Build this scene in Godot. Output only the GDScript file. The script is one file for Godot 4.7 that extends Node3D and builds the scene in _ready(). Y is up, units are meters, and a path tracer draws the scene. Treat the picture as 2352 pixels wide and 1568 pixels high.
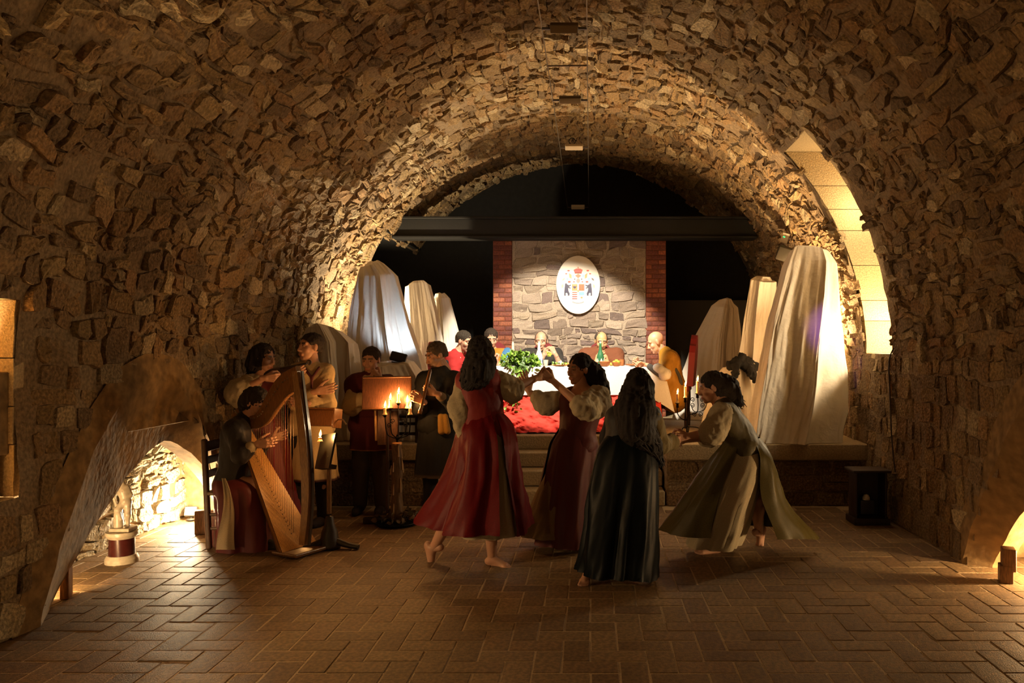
extends Node3D

# ---------------------------------------------------------------- camera frame
const F := 1829.0      # focal length in pixels of the 2352 x 1568 frame
const VX := 1356.0     # where the axis of the vault vanishes
const VY := 797.0
const EYE := 1.58
const HS := 0.62       # height of the stage
const VR := 2.95       # vault: radius, centre
const VCX := -0.2
const VCY := 1.5
const U1 := 1.5
const U2 := 1.5 + PI * 2.95
const U3 := 3.0 + PI * 2.95

var rng := RandomNumberGenerator.new()
var nz := FastNoiseLite.new()
var nz2 := FastNoiseLite.new()
var mats := {}
var head_mb: Mb
var hand_mb := {}
var foot_mb: Mb
var leaf_mesh := []


func at(px: float, py: float, d: float) -> Vector3:
	return Vector3((px - VX) * d / F, EYE - (py - VY) * d / F, -d)


func on(px: float, py: float, d: float, y: float) -> Vector3:
	var p := at(px, py, d)
	p.y = y
	return p


# ---------------------------------------------------------------- mesh builder
class Mb:
	var v := PackedVector3Array()
	var c := PackedColorArray()
	var ix := PackedInt32Array()
	var col := Color.WHITE

	func vert(p: Vector3) -> int:
		v.append(p)
		c.append(col)
		return v.size() - 1

	func t(a: int, b: int, d: int, o: Vector3) -> void:
		if (v[d] - v[a]).cross(v[b] - v[a]).dot(o) < 0.0:
			ix.append(a); ix.append(d); ix.append(b)
		else:
			ix.append(a); ix.append(b); ix.append(d)

	func q(a: int, b: int, d: int, e: int, o: Vector3) -> void:
		if (v[e] - v[b]).cross(v[d] - v[a]).dot(o) < 0.0:
			ix.append(a); ix.append(d); ix.append(b)
			ix.append(a); ix.append(e); ix.append(d)
		else:
			ix.append(a); ix.append(b); ix.append(d)
			ix.append(a); ix.append(d); ix.append(e)

	func join(o: Mb, xf := Transform3D(), tint := Color.WHITE) -> void:
		var n := v.size()
		for p in o.v:
			v.append(xf * p)
		for k in o.c:
			c.append(k * tint)
		var flip := xf.basis.determinant() < 0.0
		for i in range(0, o.ix.size(), 3):
			ix.append(o.ix[i] + n)
			ix.append(o.ix[i + (2 if flip else 1)] + n)
			ix.append(o.ix[i + (1 if flip else 2)] + n)

	func shift(org: Vector3) -> void:
		for i in v.size():
			v[i] -= org

	func normals() -> PackedVector3Array:
		var n := PackedVector3Array()
		n.resize(v.size())
		for i in range(0, ix.size(), 3):
			var a := ix[i]
			var b := ix[i + 1]
			var d := ix[i + 2]
			var m := (v[d] - v[a]).cross(v[b] - v[a])
			n[a] += m
			n[b] += m
			n[d] += m
		for i in n.size():
			n[i] = n[i].normalized() if n[i].length_squared() > 1e-20 else Vector3.UP
		return n

	func build(flat := false) -> ArrayMesh:
		var arr := []
		arr.resize(Mesh.ARRAY_MAX)
		if flat:
			var fv := PackedVector3Array()
			var fc := PackedColorArray()
			var fnn := PackedVector3Array()
			for i in range(0, ix.size(), 3):
				var a := v[ix[i]]
				var b := v[ix[i + 1]]
				var d := v[ix[i + 2]]
				var m := (d - a).cross(b - a)
				if m.length_squared() < 1e-18:
					continue
				m = m.normalized()
				fv.append(a); fv.append(b); fv.append(d)
				fnn.append(m); fnn.append(m); fnn.append(m)
				fc.append(c[ix[i]]); fc.append(c[ix[i + 1]]); fc.append(c[ix[i + 2]])
			arr[Mesh.ARRAY_VERTEX] = fv
			arr[Mesh.ARRAY_NORMAL] = fnn
			arr[Mesh.ARRAY_COLOR] = fc
		else:
			arr[Mesh.ARRAY_VERTEX] = v
			arr[Mesh.ARRAY_NORMAL] = normals()
			arr[Mesh.ARRAY_COLOR] = c
			arr[Mesh.ARRAY_INDEX] = ix
		var am := ArrayMesh.new()
		am.add_surface_from_arrays(Mesh.PRIMITIVE_TRIANGLES, arr)
		return am

	# a box with chamfered edges
	func box(ctr: Vector3, size: Vector3, bs := Basis.IDENTITY, bev := 0.006) -> void:
		var hf := size * 0.5
		var bv := minf(bev, minf(hf.x, minf(hf.y, hf.z)) * 0.45)
		var id := {}
		for sx in [-1, 1]:
			for sy in [-1, 1]:
				for sz in [-1, 1]:
					for a in 3:
						var p := Vector3(sx * (hf.x - bv), sy * (hf.y - bv), sz * (hf.z - bv))
						p[a] = [sx, sy, sz][a] * hf[a]
						id[[sx, sy, sz, a]] = vert(ctr + bs * p)
					var k: Array = [id[[sx, sy, sz, 0]], id[[sx, sy, sz, 1]], id[[sx, sy, sz, 2]]]
					t(k[0], k[1], k[2], bs * Vector3(sx, sy, sz))
		for s in [-1, 1]:
			q(id[[s, -1, -1, 0]], id[[s, 1, -1, 0]], id[[s, 1, 1, 0]], id[[s, -1, 1, 0]], bs * Vector3(s, 0, 0))
			q(id[[-1, s, -1, 1]], id[[1, s, -1, 1]], id[[1, s, 1, 1]], id[[-1, s, 1, 1]], bs * Vector3(0, s, 0))
			q(id[[-1, -1, s, 2]], id[[1, -1, s, 2]], id[[1, 1, s, 2]], id[[-1, 1, s, 2]], bs * Vector3(0, 0, s))
			for r in [-1, 1]:
				q(id[[s, r, -1, 0]], id[[s, r, 1, 0]], id[[s, r, 1, 1]], id[[s, r, -1, 1]], bs * Vector3(s, r, 0))
				q(id[[s, -1, r, 0]], id[[s, 1, r, 0]], id[[s, 1, r, 2]], id[[s, -1, r, 2]], bs * Vector3(s, 0, r))
				q(id[[-1, s, r, 1]], id[[1, s, r, 1]], id[[1, s, r, 2]], id[[-1, s, r, 2]], bs * Vector3(0, s, r))

	# a beam of rectangular section from a to b
	func bar(a: Vector3, b: Vector3, w: float, h: float, up := Vector3.UP, bev := 0.004) -> void:
		var z := (b - a).normalized()
		if absf(z.dot(up)) > 0.98:
			up = Vector3.FORWARD
		var x := up.cross(z).normalized()
		box((a + b) * 0.5, Vector3(w, h, a.distance_to(b)), Basis(x, z.cross(x), z), bev)

	func tube(path: Array, rad, seg := 8, caps := true) -> void:
		var n := path.size()
		var prev := PackedInt32Array()
		var ref := Vector3.UP
		var d0: Vector3 = (path[1] - path[0]).normalized()
		if absf(d0.dot(ref)) > 0.9:
			ref = Vector3.RIGHT
		for i in n:
			var dr: Vector3 = (path[mini(i + 1, n - 1)] - path[maxi(i - 1, 0)]).normalized()
			var x := ref.cross(dr).normalized()
			var y := dr.cross(x)
			ref = y
			var r: float = rad[i] if rad is Array or rad is PackedFloat32Array else rad
			var cur := PackedInt32Array()
			for k in seg:
				var an := TAU * k / seg
				cur.append(vert(path[i] + (x * cos(an) + y * sin(an)) * r))
			if i > 0:
				for k in seg:
					var k2 := (k + 1) % seg
					q(prev[k], prev[k2], cur[k2], cur[k], v[cur[k]] + v[cur[k2]] - path[i] * 2.0)
			if caps and (i == 0 or i == n - 1):
				var m := vert(path[i])
				var ring := PackedInt32Array()
				for k in seg:
					ring.append(vert(v[cur[k]]))
				for k in seg:
					t(m, ring[k], ring[(k + 1) % seg], -dr if i == 0 else dr)
			prev = cur

	# profile: Vector2(radius, height) from bottom to top
	func lathe(prof: Array, seg: int, xf := Transform3D(), sharp := false) -> void:
		var prev := PackedInt32Array()
		for i in prof.size():
			var cur := PackedInt32Array()
			for k in seg:
				var an := TAU * k / seg
				cur.append(vert(xf * Vector3(prof[i].x * cos(an), prof[i].y, prof[i].x * sin(an))))
			if i > 0:
				var dp: Vector2 = prof[i] - prof[i - 1]
				for k in seg:
					var k2 := (k + 1) % seg
					var an := TAU * (k + 0.5) / seg
					q(prev[k], prev[k2], cur[k2], cur[k], xf.basis * Vector3(dp.y * cos(an), -dp.x, dp.y * sin(an)))
			prev = cur
			if sharp and i > 0 and i < prof.size() - 1:
				prev = PackedInt32Array()
				for k in seg:
					prev.append(vert(v[cur[k]]))

	func ball(ctr: Vector3, r: Vector3, seg := 10, bs := Basis.IDENTITY) -> void:
		var pr := []
		var rows := maxi(4, seg / 2 + 1)
		for i in rows + 1:
			var a := -PI / 2 + PI * i / rows
			pr.append(Vector2(maxf(cos(a), 0.001), sin(a)))
		lathe(pr, seg, Transform3D(bs * Basis.from_scale(r), ctr))

	# outline in the xy plane of xf, thickness along its z (centred on z = 0)
	func prism(poly: PackedVector2Array, th: float, xf := Transform3D()) -> void:
		var tr := Geometry2D.triangulate_polygon(poly)
		var n := poly.size()
		for s in [-1, 1]:
			var b := v.size()
			for p in poly:
				vert(xf * Vector3(p.x, p.y, s * th * 0.5))
			for i in range(0, tr.size(), 3):
				t(b + tr[i], b + tr[i + 1], b + tr[i + 2], xf.basis.z * s)
		var area := 0.0
		for i in n:
			area += poly[i].cross(poly[(i + 1) % n])
		for i in n:
			var p := poly[i]
			var r := poly[(i + 1) % n]
			var o := Vector2(r.y - p.y, p.x - r.x) * signf(area)
			var a := vert(xf * Vector3(p.x, p.y, -th * 0.5))
			var b := vert(xf * Vector3(r.x, r.y, -th * 0.5))
			var d := vert(xf * Vector3(r.x, r.y, th * 0.5))
			var e := vert(xf * Vector3(p.x, p.y, th * 0.5))
			q(a, b, d, e, xf.basis * Vector3(o.x, o.y, 0))

	# rings of points, all of one length; closed or open
	func loft(rings: Array, closed: bool, ctrs = null) -> void:
		var b := v.size()
		var n: int = rings[0].size()
		for r in rings:
			for p in r:
				vert(p)
		for i in range(1, rings.size()):
			for k in (n if closed else n - 1):
				var k2 := (k + 1) % n
				var o := Vector3.ZERO
				if ctrs != null:
					o = v[b + i * n + k] + v[b + (i - 1) * n + k] - ctrs[i] - ctrs[i - 1]
				q(b + (i - 1) * n + k, b + (i - 1) * n + k2, b + i * n + k2, b + i * n + k, o)


# ---------------------------------------------------------------- signed distances, smoothly joined, meshed as surface nets
func sdf(mb: Mb, prims: Array, k: float, h: float, disp := 0.0, dfreq := Vector3(9, 3, 9), dseed := 0.0) -> void:
	var lo := Vector3(1e9, 1e9, 1e9)
	var hi := -lo
	for p in prims:
		if p[-1] is int:
			continue
		if p[1] is Vector3 and p.size() >= 4:
			var m: float = maxf(p[2], p[3])
			lo = lo.min(p[0] - Vector3.ONE * m).min(p[1] - Vector3.ONE * m)
			hi = hi.max(p[0] + Vector3.ONE * m).max(p[1] + Vector3.ONE * m)
		else:
			var m: float = maxf(p[1].x, maxf(p[1].y, p[1].z))
			lo = lo.min(p[0] - Vector3.ONE * m)
			hi = hi.max(p[0] + Vector3.ONE * m)
	var pad := k * 0.3 + h * 3.0
	lo -= Vector3.ONE * pad
	hi += Vector3.ONE * pad
	var nx := int(ceil((hi.x - lo.x) / h)) + 1
	var ny := int(ceil((hi.y - lo.y) / h)) + 1
	var nk := int(ceil((hi.z - lo.z) / h)) + 1
	var g := PackedFloat32Array()
	g.resize(nx * ny * nk)
	g.fill(1.0)
	for p in prims:
		var cut: bool = p[-1] is int
		var cap: bool = p[1] is Vector3 and p.size() >= 4 and not p[2] is Basis
		var a: Vector3 = p[0]
		var b := Vector3.ZERO
		var ra := 0.0
		var rb := 0.0
		var r3 := Vector3.ONE
		var inv := Basis.IDENTITY
		var l := a
		var u := a
		var kk := k
		if cap:
			b = p[1]
			ra = p[2]
			rb = p[3]
			var m := maxf(ra, rb) + k + h * 2.0
			l = a.min(b) - Vector3.ONE * m
			u = a.max(b) + Vector3.ONE * m
		else:
			r3 = p[1]
			if p.size() > 2 and p[2] is Basis:
				inv = p[2].inverse()
			var m := maxf(r3.x, maxf(r3.y, r3.z)) + k + h * 2.0
			l = a - Vector3.ONE * m
			u = a + Vector3.ONE * m
		var x0 := maxi(0, int((l.x - lo.x) / h))
		var x1 := mini(nx - 1, int((u.x - lo.x) / h) + 1)
		var y0 := maxi(0, int((l.y - lo.y) / h))
		var y1 := mini(ny - 1, int((u.y - lo.y) / h) + 1)
		var z0 := maxi(0, int((l.z - lo.z) / h))
		var z1 := mini(nk - 1, int((u.z - lo.z) / h) + 1)
		var ab := b - a
		var il := 1.0 / maxf(ab.length_squared(), 1e-9)
		var dr := rb - ra
		for z in range(z0, z1 + 1):
			for y in range(y0, y1 + 1):
				var i := (z * ny + y) * nx + x0
				var pt := lo + Vector3(x0, y, z) * h - a
				for x in range(x0, x1 + 1):
					var d: float
					if cap:
						var tt := clampf(pt.dot(ab) * il, 0.0, 1.0)
						d = (pt - ab * tt).length() - ra - dr * tt
					else:
						var e := inv * pt / r3
						var k0 := e.length()
						d = k0 * (k0 - 1.0) / maxf((e / r3).length(), 1e-6)
					var o := g[i]
					if cut:
						d = -d
						var hh := maxf(kk * 0.4 - absf(o - d), 0.0)
						g[i] = maxf(o, d) + hh * hh / (kk * 1.6)
					else:
						var hh := maxf(kk - absf(o - d), 0.0)
						g[i] = minf(o, d) - hh * hh * 0.25 / kk
					i += 1
					pt.x += h
	var idx := PackedInt32Array()
	idx.resize(g.size())
	idx.fill(-1)
	var sx := 1
	var sy := nx
	var sz := nx * ny
	var offs := [0, sx, sy, sx + sy, sz, sx + sz, sy + sz, sx + sy + sz]
	var edges := [[0, 1], [2, 3], [4, 5], [6, 7], [0, 2], [1, 3], [4, 6], [5, 7], [0, 4], [1, 5], [2, 6], [3, 7]]
	var cs := [Vector3(0, 0, 0), Vector3(1, 0, 0), Vector3(0, 1, 0), Vector3(1, 1, 0), Vector3(0, 0, 1), Vector3(1, 0, 1), Vector3(0, 1, 1), Vector3(1, 1, 1)]
	var first := mb.v.size()
	var far := h * 2.2
	for z in nk - 1:
		for y in ny - 1:
			var i := (z * ny + y) * nx - 1
			for x in nx - 1:
				i += 1
				var g0 := g[i]
				if g0 > far or g0 < -far:
					continue
				var m := 0
				for j in 8:
					if g[i + offs[j]] < 0.0:
						m |= 1 << j
				if m == 0 or m == 255:
					continue
				var sum := Vector3.ZERO
				var n := 0
				for e in edges:
					var ga := g[i + offs[e[0]]]
					var gb := g[i + offs[e[1]]]
					if (ga < 0.0) != (gb < 0.0):
						sum += cs[e[0]].lerp(cs[e[1]], ga / (ga - gb))
						n += 1
				idx[i] = mb.vert(lo + (Vector3(x, y, z) + sum / n) * h)
				var ins := g0 < 0.0
				if ins != (g[i + sx] < 0.0) and y > 0 and z > 0:
					_net(mb, idx, i, sy, sz, Vector3.RIGHT if ins else Vector3.LEFT)
				if ins != (g[i + sy] < 0.0) and x > 0 and z > 0:
					_net(mb, idx, i, sx, sz, Vector3.UP if ins else Vector3.DOWN)
				if ins != (g[i + sz] < 0.0) and x > 0 and y > 0:
					_net(mb, idx, i, sx, sy, Vector3.BACK if ins else Vector3.FORWARD)
	if disp > 0.0:
		var nn := mb.normals()
		for i in range(first, mb.v.size()):
			var p := mb.v[i] * dfreq * 100.0 + Vector3.ONE * dseed * 100.0
			mb.v[i] += nn[i] * disp * (nz.get_noise_3dv(p) * 1.3 + 0.5 * nz.get_noise_3dv(p * 2.3))


func _net(mb: Mb, idx: PackedInt32Array, i: int, s1: int, s2: int, o: Vector3) -> void:
	var a := idx[i]
	var b := idx[i - s1]
	var c := idx[i - s1 - s2]
	var d := idx[i - s2]
	if a < 0 or b < 0 or c < 0 or d < 0:
		return
	mb.q(a, b, c, d, o)


# ---------------------------------------------------------------- nodes
func obj(called: String, mb: Mb, m: Material, parent: Node = self, org := Vector3.ZERO, flat := false) -> MeshInstance3D:
	if org != Vector3.ZERO:
		mb.shift(org)
	return put(called, mb.build(flat), m, parent)


func put(called: String, mesh: Mesh, m: Material, parent: Node = self) -> MeshInstance3D:
	var o := MeshInstance3D.new()
	o.name = called
	o.mesh = mesh
	o.material_override = m
	parent.add_child(o, true)
	return o


func tag(o: Node, label: String, category: String, group := "", kind := "") -> Node:
	o.set_meta("label", label)
	if category:
		o.set_meta("category", category)
	if group:
		o.set_meta("group", group)
	if kind:
		o.set_meta("kind", kind)
	return o


func thing(called: String, label: String, category: String, org := Vector3.ZERO, group := "") -> Node3D:
	var o := Node3D.new()
	o.name = called
	o.position = org
	add_child(o, true)
	tag(o, label, category, group)
	return o


func struct(called: String, label: String) -> Node3D:
	var o := Node3D.new()
	o.name = called
	add_child(o, true)
	o.set_meta("kind", "structure")
	o.set_meta("label", label)
	return o


# a thing of one mesh, its origin at org
func solo(called: String, mb: Mb, m: Material, label: String, category: String, org: Vector3, group := "", flat := false) -> MeshInstance3D:
	var o := obj(called, mb, m, self, org, flat)
	o.position = org
	tag(o, label, category, group)
	return o


# ---------------------------------------------------------------- materials
func ntex(freq: float, sd: int, normal := 0.0, lo := 0.7, hi := 1.0, kind := FastNoiseLite.TYPE_SIMPLEX_SMOOTH, oct := 5, size := 512) -> NoiseTexture2D:
	var n := FastNoiseLite.new()
	n.noise_type = kind
	n.seed = sd
	n.frequency = freq
	n.fractal_octaves = oct
	if kind == FastNoiseLite.TYPE_CELLULAR:
		n.cellular_return_type = FastNoiseLite.RETURN_DISTANCE
	var t := NoiseTexture2D.new()
	t.width = size
	t.height = size
	t.seamless = true
	t.noise = n
	if normal > 0.0:
		t.as_normal_map = true
		t.bump_strength = normal
	else:
		var gr := Gradient.new()
		gr.set_color(0, Color(lo, lo, lo))
		gr.set_color(1, Color(hi, hi, hi))
		t.color_ramp = gr
	return t


func mat(key: String, col: Color, rough: float, tex: Texture2D = null, nrm: Texture2D = null, scale := Vector3.ONE, nscale := 1.0, metal := 0.0) -> StandardMaterial3D:
	var m := StandardMaterial3D.new()
	m.resource_name = key
	m.albedo_color = col
	m.roughness = rough
	m.metallic = metal
	m.vertex_color_use_as_albedo = true
	m.uv1_triplanar = true
	m.uv1_scale = scale
	if tex:
		m.albedo_texture = tex
	if nrm:
		m.normal_enabled = true
		m.normal_texture = nrm
		m.normal_scale = nscale
	mats[key] = m
	return m


func glow(key: String, col: Color, e: float) -> StandardMaterial3D:
	var m := StandardMaterial3D.new()
	m.resource_name = key
	m.albedo_color = col
	m.emission_enabled = true
	m.emission = col
	m.emission_energy_multiplier = e
	mats[key] = m
	return m


func lin(r: float, g: float, b: float) -> Color:
	return Color(r, g, b).srgb_to_linear()


func make_materials() -> void:
	var grain := ntex(0.02, 3, 0.0, 0.62, 1.0)
	var rock := ntex(0.03, 17, 0.0, 0.5, 1.0, FastNoiseLite.TYPE_SIMPLEX_SMOOTH, 6)
	var fine := ntex(0.05, 9, 0.0, 0.75, 1.0)
	var bump := ntex(0.025, 5, 7.0)
	var bump2 := ntex(0.06, 6, 4.0)
	var weave := ntex(0.12, 8, 2.0, 0.7, 1.0, FastNoiseLite.TYPE_VALUE, 2)
	var wood := ntex(0.02, 12, 0.0, 0.55, 1.0)
	mat("stone", Color.WHITE, 0.95, rock, bump, Vector3.ONE * 2.2, 2.6)
	mat("mortar", Color(0.62, 0.53, 0.41), 1.0, grain, bump, Vector3.ONE * 2.6, 1.8)
	mat("plaster", Color(0.62, 0.50, 0.33), 1.0, grain, bump, Vector3.ONE * 0.9, 0.4)
	mat("lime", Color.WHITE, 0.9, fine, bump2, Vector3.ONE * 2.0, 1.2)
	mat("brick", Color.WHITE, 0.6, grain, bump2, Vector3.ONE * 3.0, 0.4)
	mat("joint", Color(0.76, 0.66, 0.51), 0.8, fine, bump2, Vector3.ONE * 3.0, 1.0)
	mat("slab", Color(0.68, 0.60, 0.46), 0.8, fine, bump2, Vector3.ONE * 1.5, 0.5)
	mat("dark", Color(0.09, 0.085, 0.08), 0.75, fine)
	mat("shade_dark", Color(0.09, 0.085, 0.08), 0.95, grain)  # near-black colour stands in for the shade behind the stage
	mat("iron", Color(0.07, 0.06, 0.055), 0.42, null, bump2, Vector3.ONE * 6.0, 0.5, 0.6)
	mat("steel", Color(0.62, 0.58, 0.52), 0.3, null, null, Vector3.ONE, 1.0, 0.9)
	mat("paint", Color.WHITE, 0.55)
	mat("skin", Color.WHITE, 0.5)
	mats.skin.subsurf_scatter_enabled = true
	mats.skin.subsurf_scatter_strength = 0.08
	mat("hair", Color.WHITE, 0.8, null, ntex(0.08, 21, 6.0), Vector3(14, 3, 14), 1.2)
	mat("cloth", Color.WHITE, 0.9, fine, weave, Vector3.ONE * 5.0, 0.5)
	mat("velvet", Color.WHITE, 0.62, fine, weave, Vector3.ONE * 5.0, 0.5)
	mats.velvet.rim_enabled = true
	mats.velvet.rim = 0.08
	mats.velvet.rim_tint = 0.8
	mat("satin", Color.WHITE, 0.48, fine, weave, Vector3.ONE * 4.0, 0.35)
	mats.satin.metallic_specular = 0.3
	mat("sheet", Color(0.86, 0.83, 0.78), 0.85, null, ntex(0.012, 31, 5.0), Vector3.ONE * 1.2, 0.6)
	mats.sheet.backlight_enabled = true
	mats.sheet.backlight = Color(0.3, 0.28, 0.25)
	mat("wood", Color.WHITE, 0.5, wood, bump2, Vector3(9, 1.2, 9), 0.3)
	mat("varnish", Color.WHITE, 0.28, wood, null, Vector3(12, 1.5, 12))
	mats.varnish.clearcoat_enabled = true
	mats.varnish.clearcoat = 0.5
	mats.varnish.clearcoat_roughness = 0.15
	mat("wax", Color.WHITE, 0.45)
	mats.wax.subsurf_scatter_enabled = true
	mats.wax.subsurf_scatter_strength = 0.25
	mat("leaf", Color.WHITE, 0.45)
	mats.leaf.backlight_enabled = true
	mats.leaf.backlight = Color(0.35, 0.4, 0.1)
	mat("marble", Color(0.82, 0.77, 0.68), 0.35, fine)
	mat("porphyry", Color(0.30, 0.12, 0.11), 0.25, fine)
	mat("terracotta", Color.WHITE, 0.75, fine)
	glow("flame", Color(1.0, 0.66, 0.28), 9.0)
	glow("lamp_face", Color(1.0, 0.82, 0.55), 6.0)
	glow("led", Color(0.1, 1.0, 0.45), 1.5)


# ---------------------------------------------------------------- masonry
func vault_pt(u: float, d: float, h: float) -> Vector3:
	if u < U1:
		return Vector3(VCX - VR + h, u, -d)
	if u > U2:
		return Vector3(VCX + VR - h, U3 - u, -d)
	var a := (u - U1) / VR
	return Vector3(VCX - (VR - h) * cos(a), VCY + (VR - h) * sin(a), -d)


func wall_x(y: float, side: float) -> float:
	return VCX + side * (VR if y < VCY else sqrt(maxf(VR * VR - (y - VCY) * (y - VCY), 0.0)))


func wave(u: float, d: float) -> float:
	return nz2.get_noise_2d(u * 55.0, d * 55.0) * 0.05


# the two low arches at floor level; k widens them
func arch_y(side: float, inner: bool, d: float) -> float:
	var c: float
	var w: float
	var t: float
	var e := 2.0
	if side < 0.0:
		c = 6.13 if inner else 5.72
		w = 1.3 if inner else 1.22
		t = 0.86 if inner else 1.34
		e = 1.5 if inner else 2.2
	else:
		c = 4.4
		w = 1.32 if inner else 1.42
		t = 0.9 if inner else 1.45
	var x := absf(d - c) / w
	return -1.0 if x > 1.0 else t * (1.0 - pow(x, e))


func in_hole(u: float, d: float) -> bool:
	if d > 7.2 and d < 7.95 and u > 8.53 and u < 10.75:
		return true
	if d > 3.5 and d < 4.36 and u > 0.76 and u < 1.84:
		return true
	if d > 10.4 and u < 3.13:
		return true
	if u < U1 and u < arch_y(-1, false, d):
		return true
	if u > U2 and U3 - u < arch_y(1, false, d):
		return true
	return false


func vault_skip(u: float, v: float, d: float, e: float) -> bool:
	if in_hole((u + v) * 0.5, (d + e) * 0.5):
		return true
	for a in [u + 0.015, v - 0.015]:
		for b in [d + 0.015, e - 0.015]:
			if in_hole(a, b):
				return true
	return false


# one rough stone on the patch (u0..u1, d0..d1) of the surface that map gives
func stone(map: Callable, u0: float, u1: float, d0: float, d1: float, proud: float, rough: float, col: Color, jit := 0.16, warp := 0.0, rmax := 0.16) -> Mb:
	var mb := Mb.new()
	mb.col = col
	var tv := [-1.0, -0.84, -0.32, 0.3, 0.86, 1.0]
	var su := u1 - u0
	var sd := d1 - d0
	var cu := (u0 + u1) * 0.5
	var cd := (d0 + d1) * 0.5
	var jc := []
	for i in 4:
		jc.append(Vector2(rng.randf_range(-1, 1) * su * jit, rng.randf_range(-1, 1) * sd * jit * 0.6) * 0.5)
	var tu := rng.randf_range(-1, 1) * rough * 0.9
	var td := rng.randf_range(-1, 1) * rough * 0.9
	var rnd := rng.randf_range(0.03, rmax)
	for i in 6:
		for j in 6:
			var s: float = tv[i]
			var t: float = tv[j]
			var edge := i == 0 or j == 0 or i == 5 or j == 5
			var p := (jc[0] as Vector2).lerp(jc[1], (s + 1) * 0.5).lerp((jc[2] as Vector2).lerp(jc[3], (s + 1) * 0.5), (t + 1) * 0.5)
			var kk := 1.0 - rnd * s * s * t * t
			var uu := cu + p.x + s * su * 0.5 * kk
			var dd := cd + p.y + t * sd * 0.5 * kk
			var h := -0.03
			if not edge:
				h = proud + tu * s + td * t + rng.randf_range(-1, 1) * rough * 0.7
			if warp > 0.0:
				var wu := nz2.get_noise_2d(uu * 170.0, dd * 170.0) * warp
				dd += nz2.get_noise_2d(uu * 150.0 + 500.0, dd * 150.0) * warp
				uu += wu
			mb.vert(map.call(uu, dd, h + wave(uu, dd)))
	var up: Vector3 = map.call(cu, cd, 0.1) - map.call(cu, cd, 0.0)
	for i in 5:
		for j in 5:
			mb.q(i * 6 + j, i * 6 + j + 1, i * 6 + j + 7, i * 6 + j + 6, up)
	return mb


func stone_col(pal: Array) -> Color:
	var k: Color = pal[rng.randi() % pal.size()]
	return k * rng.randf_range(0.78, 1.15)


# courses of stones along d; the largest in view become parts, the rest one joined part
func masonry(parent: Node, map: Callable, u0: float, u1: float, d0: float, d1: float, hs: Vector2, ls: Vector2, skip: Callable, pal: Array, proud := Vector2(0.012, 0.045), rough := 0.012, limit := 300, gap := 0.012, called := "stone", jit := 0.16, warp := 0.0) -> void:
	var made := []
	var u := u0
	while u < u1 - 0.03:
		var rh := minf(rng.randf_range(hs.x, hs.y), u1 - u)
		if u1 - u - rh < hs.x * 0.6:
			rh = u1 - u
		var d := d0
		while d < d1 - 0.03:
			var ln := rng.randf_range(ls.x, ls.y)
			if rng.randf() < 0.25:
				ln *= 0.6
			var e := minf(d + ln, d1)
			if d1 - e < ls.x * 0.5:
				e = d1
			var a := u
			var b := u + rh
			var parts := 2 if rh > hs.y * 0.72 and rng.randf() < 0.22 else 1
			for k in parts:
				var ua := lerpf(a, b, float(k) / parts)
				var ub := lerpf(a, b, float(k + 1) / parts)
				var lost := warp > 0.0 and rng.randf() < 0.04
				if not skip.call(ua, ub, d, e) and not lost:
					var g := gap * rng.randf_range(-0.6, 1.4) * 0.5
					var sh := rng.randf_range(-0.2, 0.2) * warp
					var mb := stone(map, ua + g + sh, ub - g + sh, d + g, e - g, rng.randf_range(proud.x, proud.y), rough, stone_col(pal), jit, warp)
					var p: Vector3 = map.call((ua + ub) * 0.5, (d + e) * 0.5, 0.0)
					var z := maxf(-p.z, 0.3)
					var sx := p.x / z * F + VX
					var sy := (EYE - p.y) / z * F + VY
					var seen := 1.0 if sx > -60 and sx < 2412 and sy > -60 and sy < 1628 else 0.02
					made.append([seen * (ub - ua) * (e - d) / (z * z), mb])
			d = e
		u += rh
	scatter(parent, made, called, mats.stone, limit, true)


func scatter(parent: Node, made: Array, called: String, m: Material, limit: int, flat: bool) -> void:
	made.sort_custom(func(x, y): return x[0] > y[0])
	var rest := Mb.new()
	for i in made.size():
		if i < limit:
			obj(called, made[i][1], m, parent, Vector3.ZERO, flat)
		else:
			rest.join(made[i][1])
	if rest.v.size():
		obj("small_" + called + "s", rest, m, parent, Vector3.ZERO, flat).set_meta("kind", "stuff")


func steps_to(lo: float, hi: float, st: float, brk: Array) -> PackedFloat32Array:
	var all := PackedFloat32Array([lo])
	var ks := brk.duplicate()
	ks.append(hi)
	ks.sort()
	for k in ks:
		var a := all[-1]
		var n := maxi(1, roundi((k - a) / st))
		for i in n:
			all.append(a + (k - a) * (i + 1) / n)
	return all


# the mortar bed between the stones, with a solid back behind it
func bed(parent: Node, us: PackedFloat32Array, ds: PackedFloat32Array, m: Material) -> void:
	for back in 2:
		var mb := Mb.new()
		var id := {}
		for i in us.size() - 1:
			for j in ds.size() - 1:
				if in_hole((us[i] + us[i + 1]) * 0.5, (ds[j] + ds[j + 1]) * 0.5):
					continue
				if back and ((us[i] < 1.45 and ds[j] > 4.0 and ds[j] < 7.7) or (us[i] > U3 - 1.5 and ds[j] > 2.4 and ds[j] < 6.3)):
					continue
				var k := []
				for c in [[i, j], [i, j + 1], [i + 1, j + 1], [i + 1, j]]:
					if not id.has(c):
						var h := -0.4 if back else wave(us[c[0]], ds[c[1]]) + (0.006 if us[c[0]] > U1 and us[c[0]] < U2 else 0.010) + nz.get_noise_2d(us[c[0]] * 700, ds[c[1]] * 700) * 0.016
						id[c] = mb.vert(vault_pt(us[c[0]], ds[c[1]], h))
					k.append(id[c])
				var o := vault_pt(us[i], ds[j], 1.0) - vault_pt(us[i], ds[j], 0.0)
				mb.q(k[0], k[1], k[2], k[3], -o if back else o)
		obj("wall_core" if back else "mortar_bed", mb, m, parent)


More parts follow.
